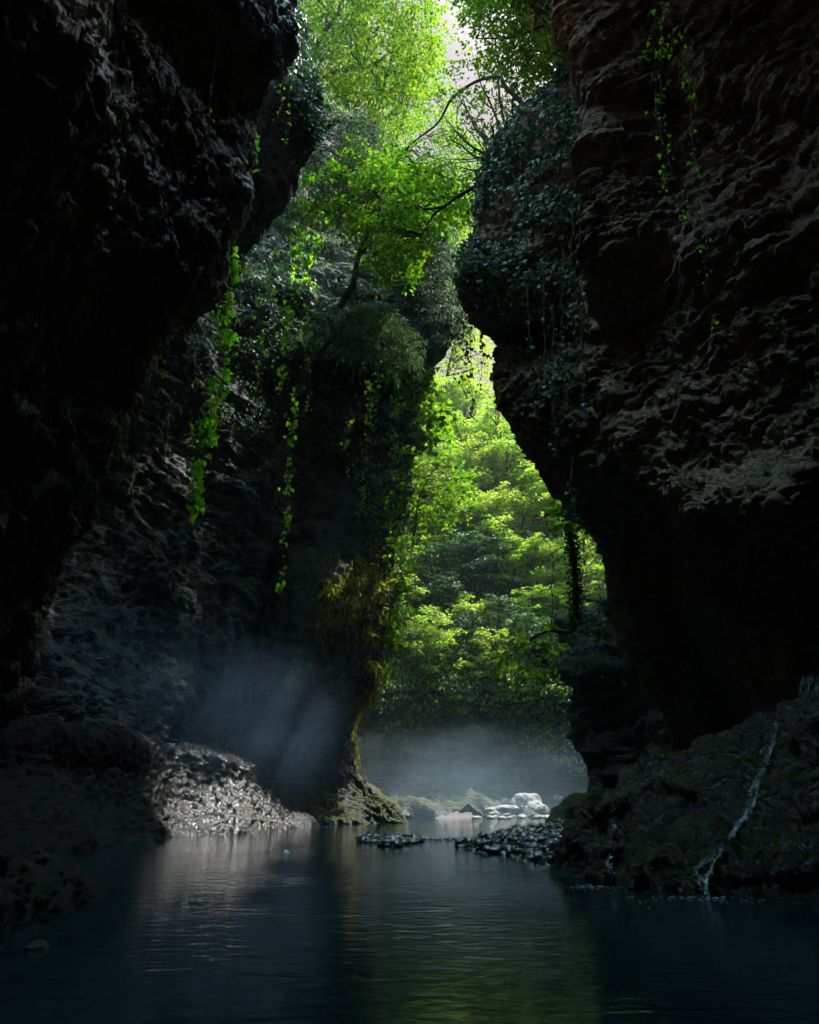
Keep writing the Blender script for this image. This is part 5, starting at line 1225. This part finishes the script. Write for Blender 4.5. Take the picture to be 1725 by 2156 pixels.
# ================================================================== LIGHT
SUN_EL, SUN_AZ = math.radians(SEL), math.radians(SAZ)     # azimuth measured from +Y towards +X
sv = V3(math.sin(SUN_AZ) * math.cos(SUN_EL), math.cos(SUN_AZ) * math.cos(SUN_EL), math.sin(SUN_EL))
GLOWDIR = tuple(sv)
sd = bpy.data.lights.new("sun", 'SUN'); sd.energy = SUNE; sd.angle = math.radians(0.5); sd.color = (1.0, 0.96, 0.88)
so = bpy.data.objects.new("sun", sd); COL.objects.link(so)
from mathutils import Vector
so.rotation_euler = Vector(sv).to_track_quat('Z', 'Y').to_euler()
so.location = (30, 40, 80)
w = bpy.data.worlds.new("World"); scene.world = w; w.use_nodes = True
nt = w.node_tree; nt.nodes.clear()
wo = nt.nodes.new('ShaderNodeOutputWorld'); bg = nt.nodes.new('ShaderNodeBackground')
sky = nt.nodes.new('ShaderNodeTexSky'); sky.sky_type = 'NISHITA'; sky.sun_disc = False
sky.sun_elevation = SUN_EL; sky.sun_rotation = SUN_AZ
# broken high cloud: pale, slightly warm
tc = nt.nodes.new('ShaderNodeTexCoord'); no = nt.nodes.new('ShaderNodeTexNoise'); no.inputs['Scale'].default_value = 1.6; no.inputs['Detail'].default_value = 5
nt.links.new(tc.outputs['Generated'], no.inputs['Vector'])
cr = nt.nodes.new('ShaderNodeValToRGB'); cr.color_ramp.elements[0].position = 0.25; cr.color_ramp.elements[1].position = 0.5
cr.color_ramp.elements[0].color = (0.45,) * 3 + (1,)
nt.links.new(no.outputs['Fac'], cr.inputs['Fac'])
mx = nt.nodes.new('ShaderNodeMix'); mx.data_type = 'RGBA'
sz = nt.nodes.new('ShaderNodeSeparateXYZ'); nt.links.new(tc.outputs['Generated'], sz.inputs[0])
# overcast veil: brightest overhead, dimmer and slightly warm towards the horizon
el = nt.nodes.new('ShaderNodeMapRange'); el.inputs[1].default_value = 0.865; el.inputs[2].default_value = 0.975; nt.links.new(sz.outputs['Z'], el.inputs[0])
cc = nt.nodes.new('ShaderNodeValToRGB'); cc.color_ramp.elements[0].color = (0.034, 0.029, 0.0275, 1); cc.color_ramp.elements[1].color = (0.40, 0.77, 0.95, 1)
nt.links.new(el.outputs[0], cc.inputs['Fac'])
sc_ = nt.nodes.new('ShaderNodeVectorMath'); sc_.operation = 'SCALE'; sc_.inputs['Scale'].default_value = ZEN; nt.links.new(cc.outputs['Color'], sc_.inputs[0])
cr.color_ramp.elements[0].color = (0.8,) * 3 + (1,)
# the veil glows around the hidden sun
dp = nt.nodes.new('ShaderNodeVectorMath'); dp.operation = 'DOT_PRODUCT'; nt.links.new(tc.outputs['Generated'], dp.inputs[0]); dp.inputs[1].default_value = GLOWDIR
pw = nt.nodes.new('ShaderNodeMath'); pw.operation = 'POWER'; pw.use_clamp = True; nt.links.new(dp.outputs['Value'], pw.inputs[0]); pw.inputs[1].default_value = 60.0
gm_ = nt.nodes.new('ShaderNodeVectorMath'); gm_.operation = 'SCALE'; gm_.inputs[0].default_value = (1.0, 0.96, 0.9); nt.links.new(pw.outputs[0], gm_.inputs['Scale'])
g2 = nt.nodes.new('ShaderNodeVectorMath'); g2.operation = 'SCALE'; g2.inputs['Scale'].default_value = GLOW; nt.links.new(gm_.outputs[0], g2.inputs[0])
ad = nt.nodes.new('ShaderNodeVectorMath'); ad.operation = 'ADD'; nt.links.new(sc_.outputs[0], ad.inputs[0]); nt.links.new(g2.outputs[0], ad.inputs[1])
sc_ = ad
nt.links.new(cr.outputs['Color'], mx.inputs[0]); nt.links.new(sky.outputs[0], mx.inputs[6]); nt.links.new(sc_.outputs[0], mx.inputs[7])
nt.links.new(mx.outputs[2], bg.inputs['Color']); bg.inputs['Strength'].default_value = 0.1
nt.links.new(bg.outputs[0], wo.inputs['Surface'])

vs = scene.view_settings
scene.display_settings.display_device = 'sRGB'
vs.view_transform = 'Standard'; vs.look = 'None'; vs.gamma = 1.0; vs.exposure = EXPO
vs.use_curve_mapping = False
cy = scene.cycles
cy.max_bounces = 8; cy.diffuse_bounces = 5; cy.glossy_bounces = 4; cy.transmission_bounces = 5; cy.volume_bounces = 1; cy.transparent_max_bounces = 8
cy.caustics_reflective = False; cy.caustics_refractive = False
cy.sample_clamp_indirect = 6.0
cy.use_denoising = True
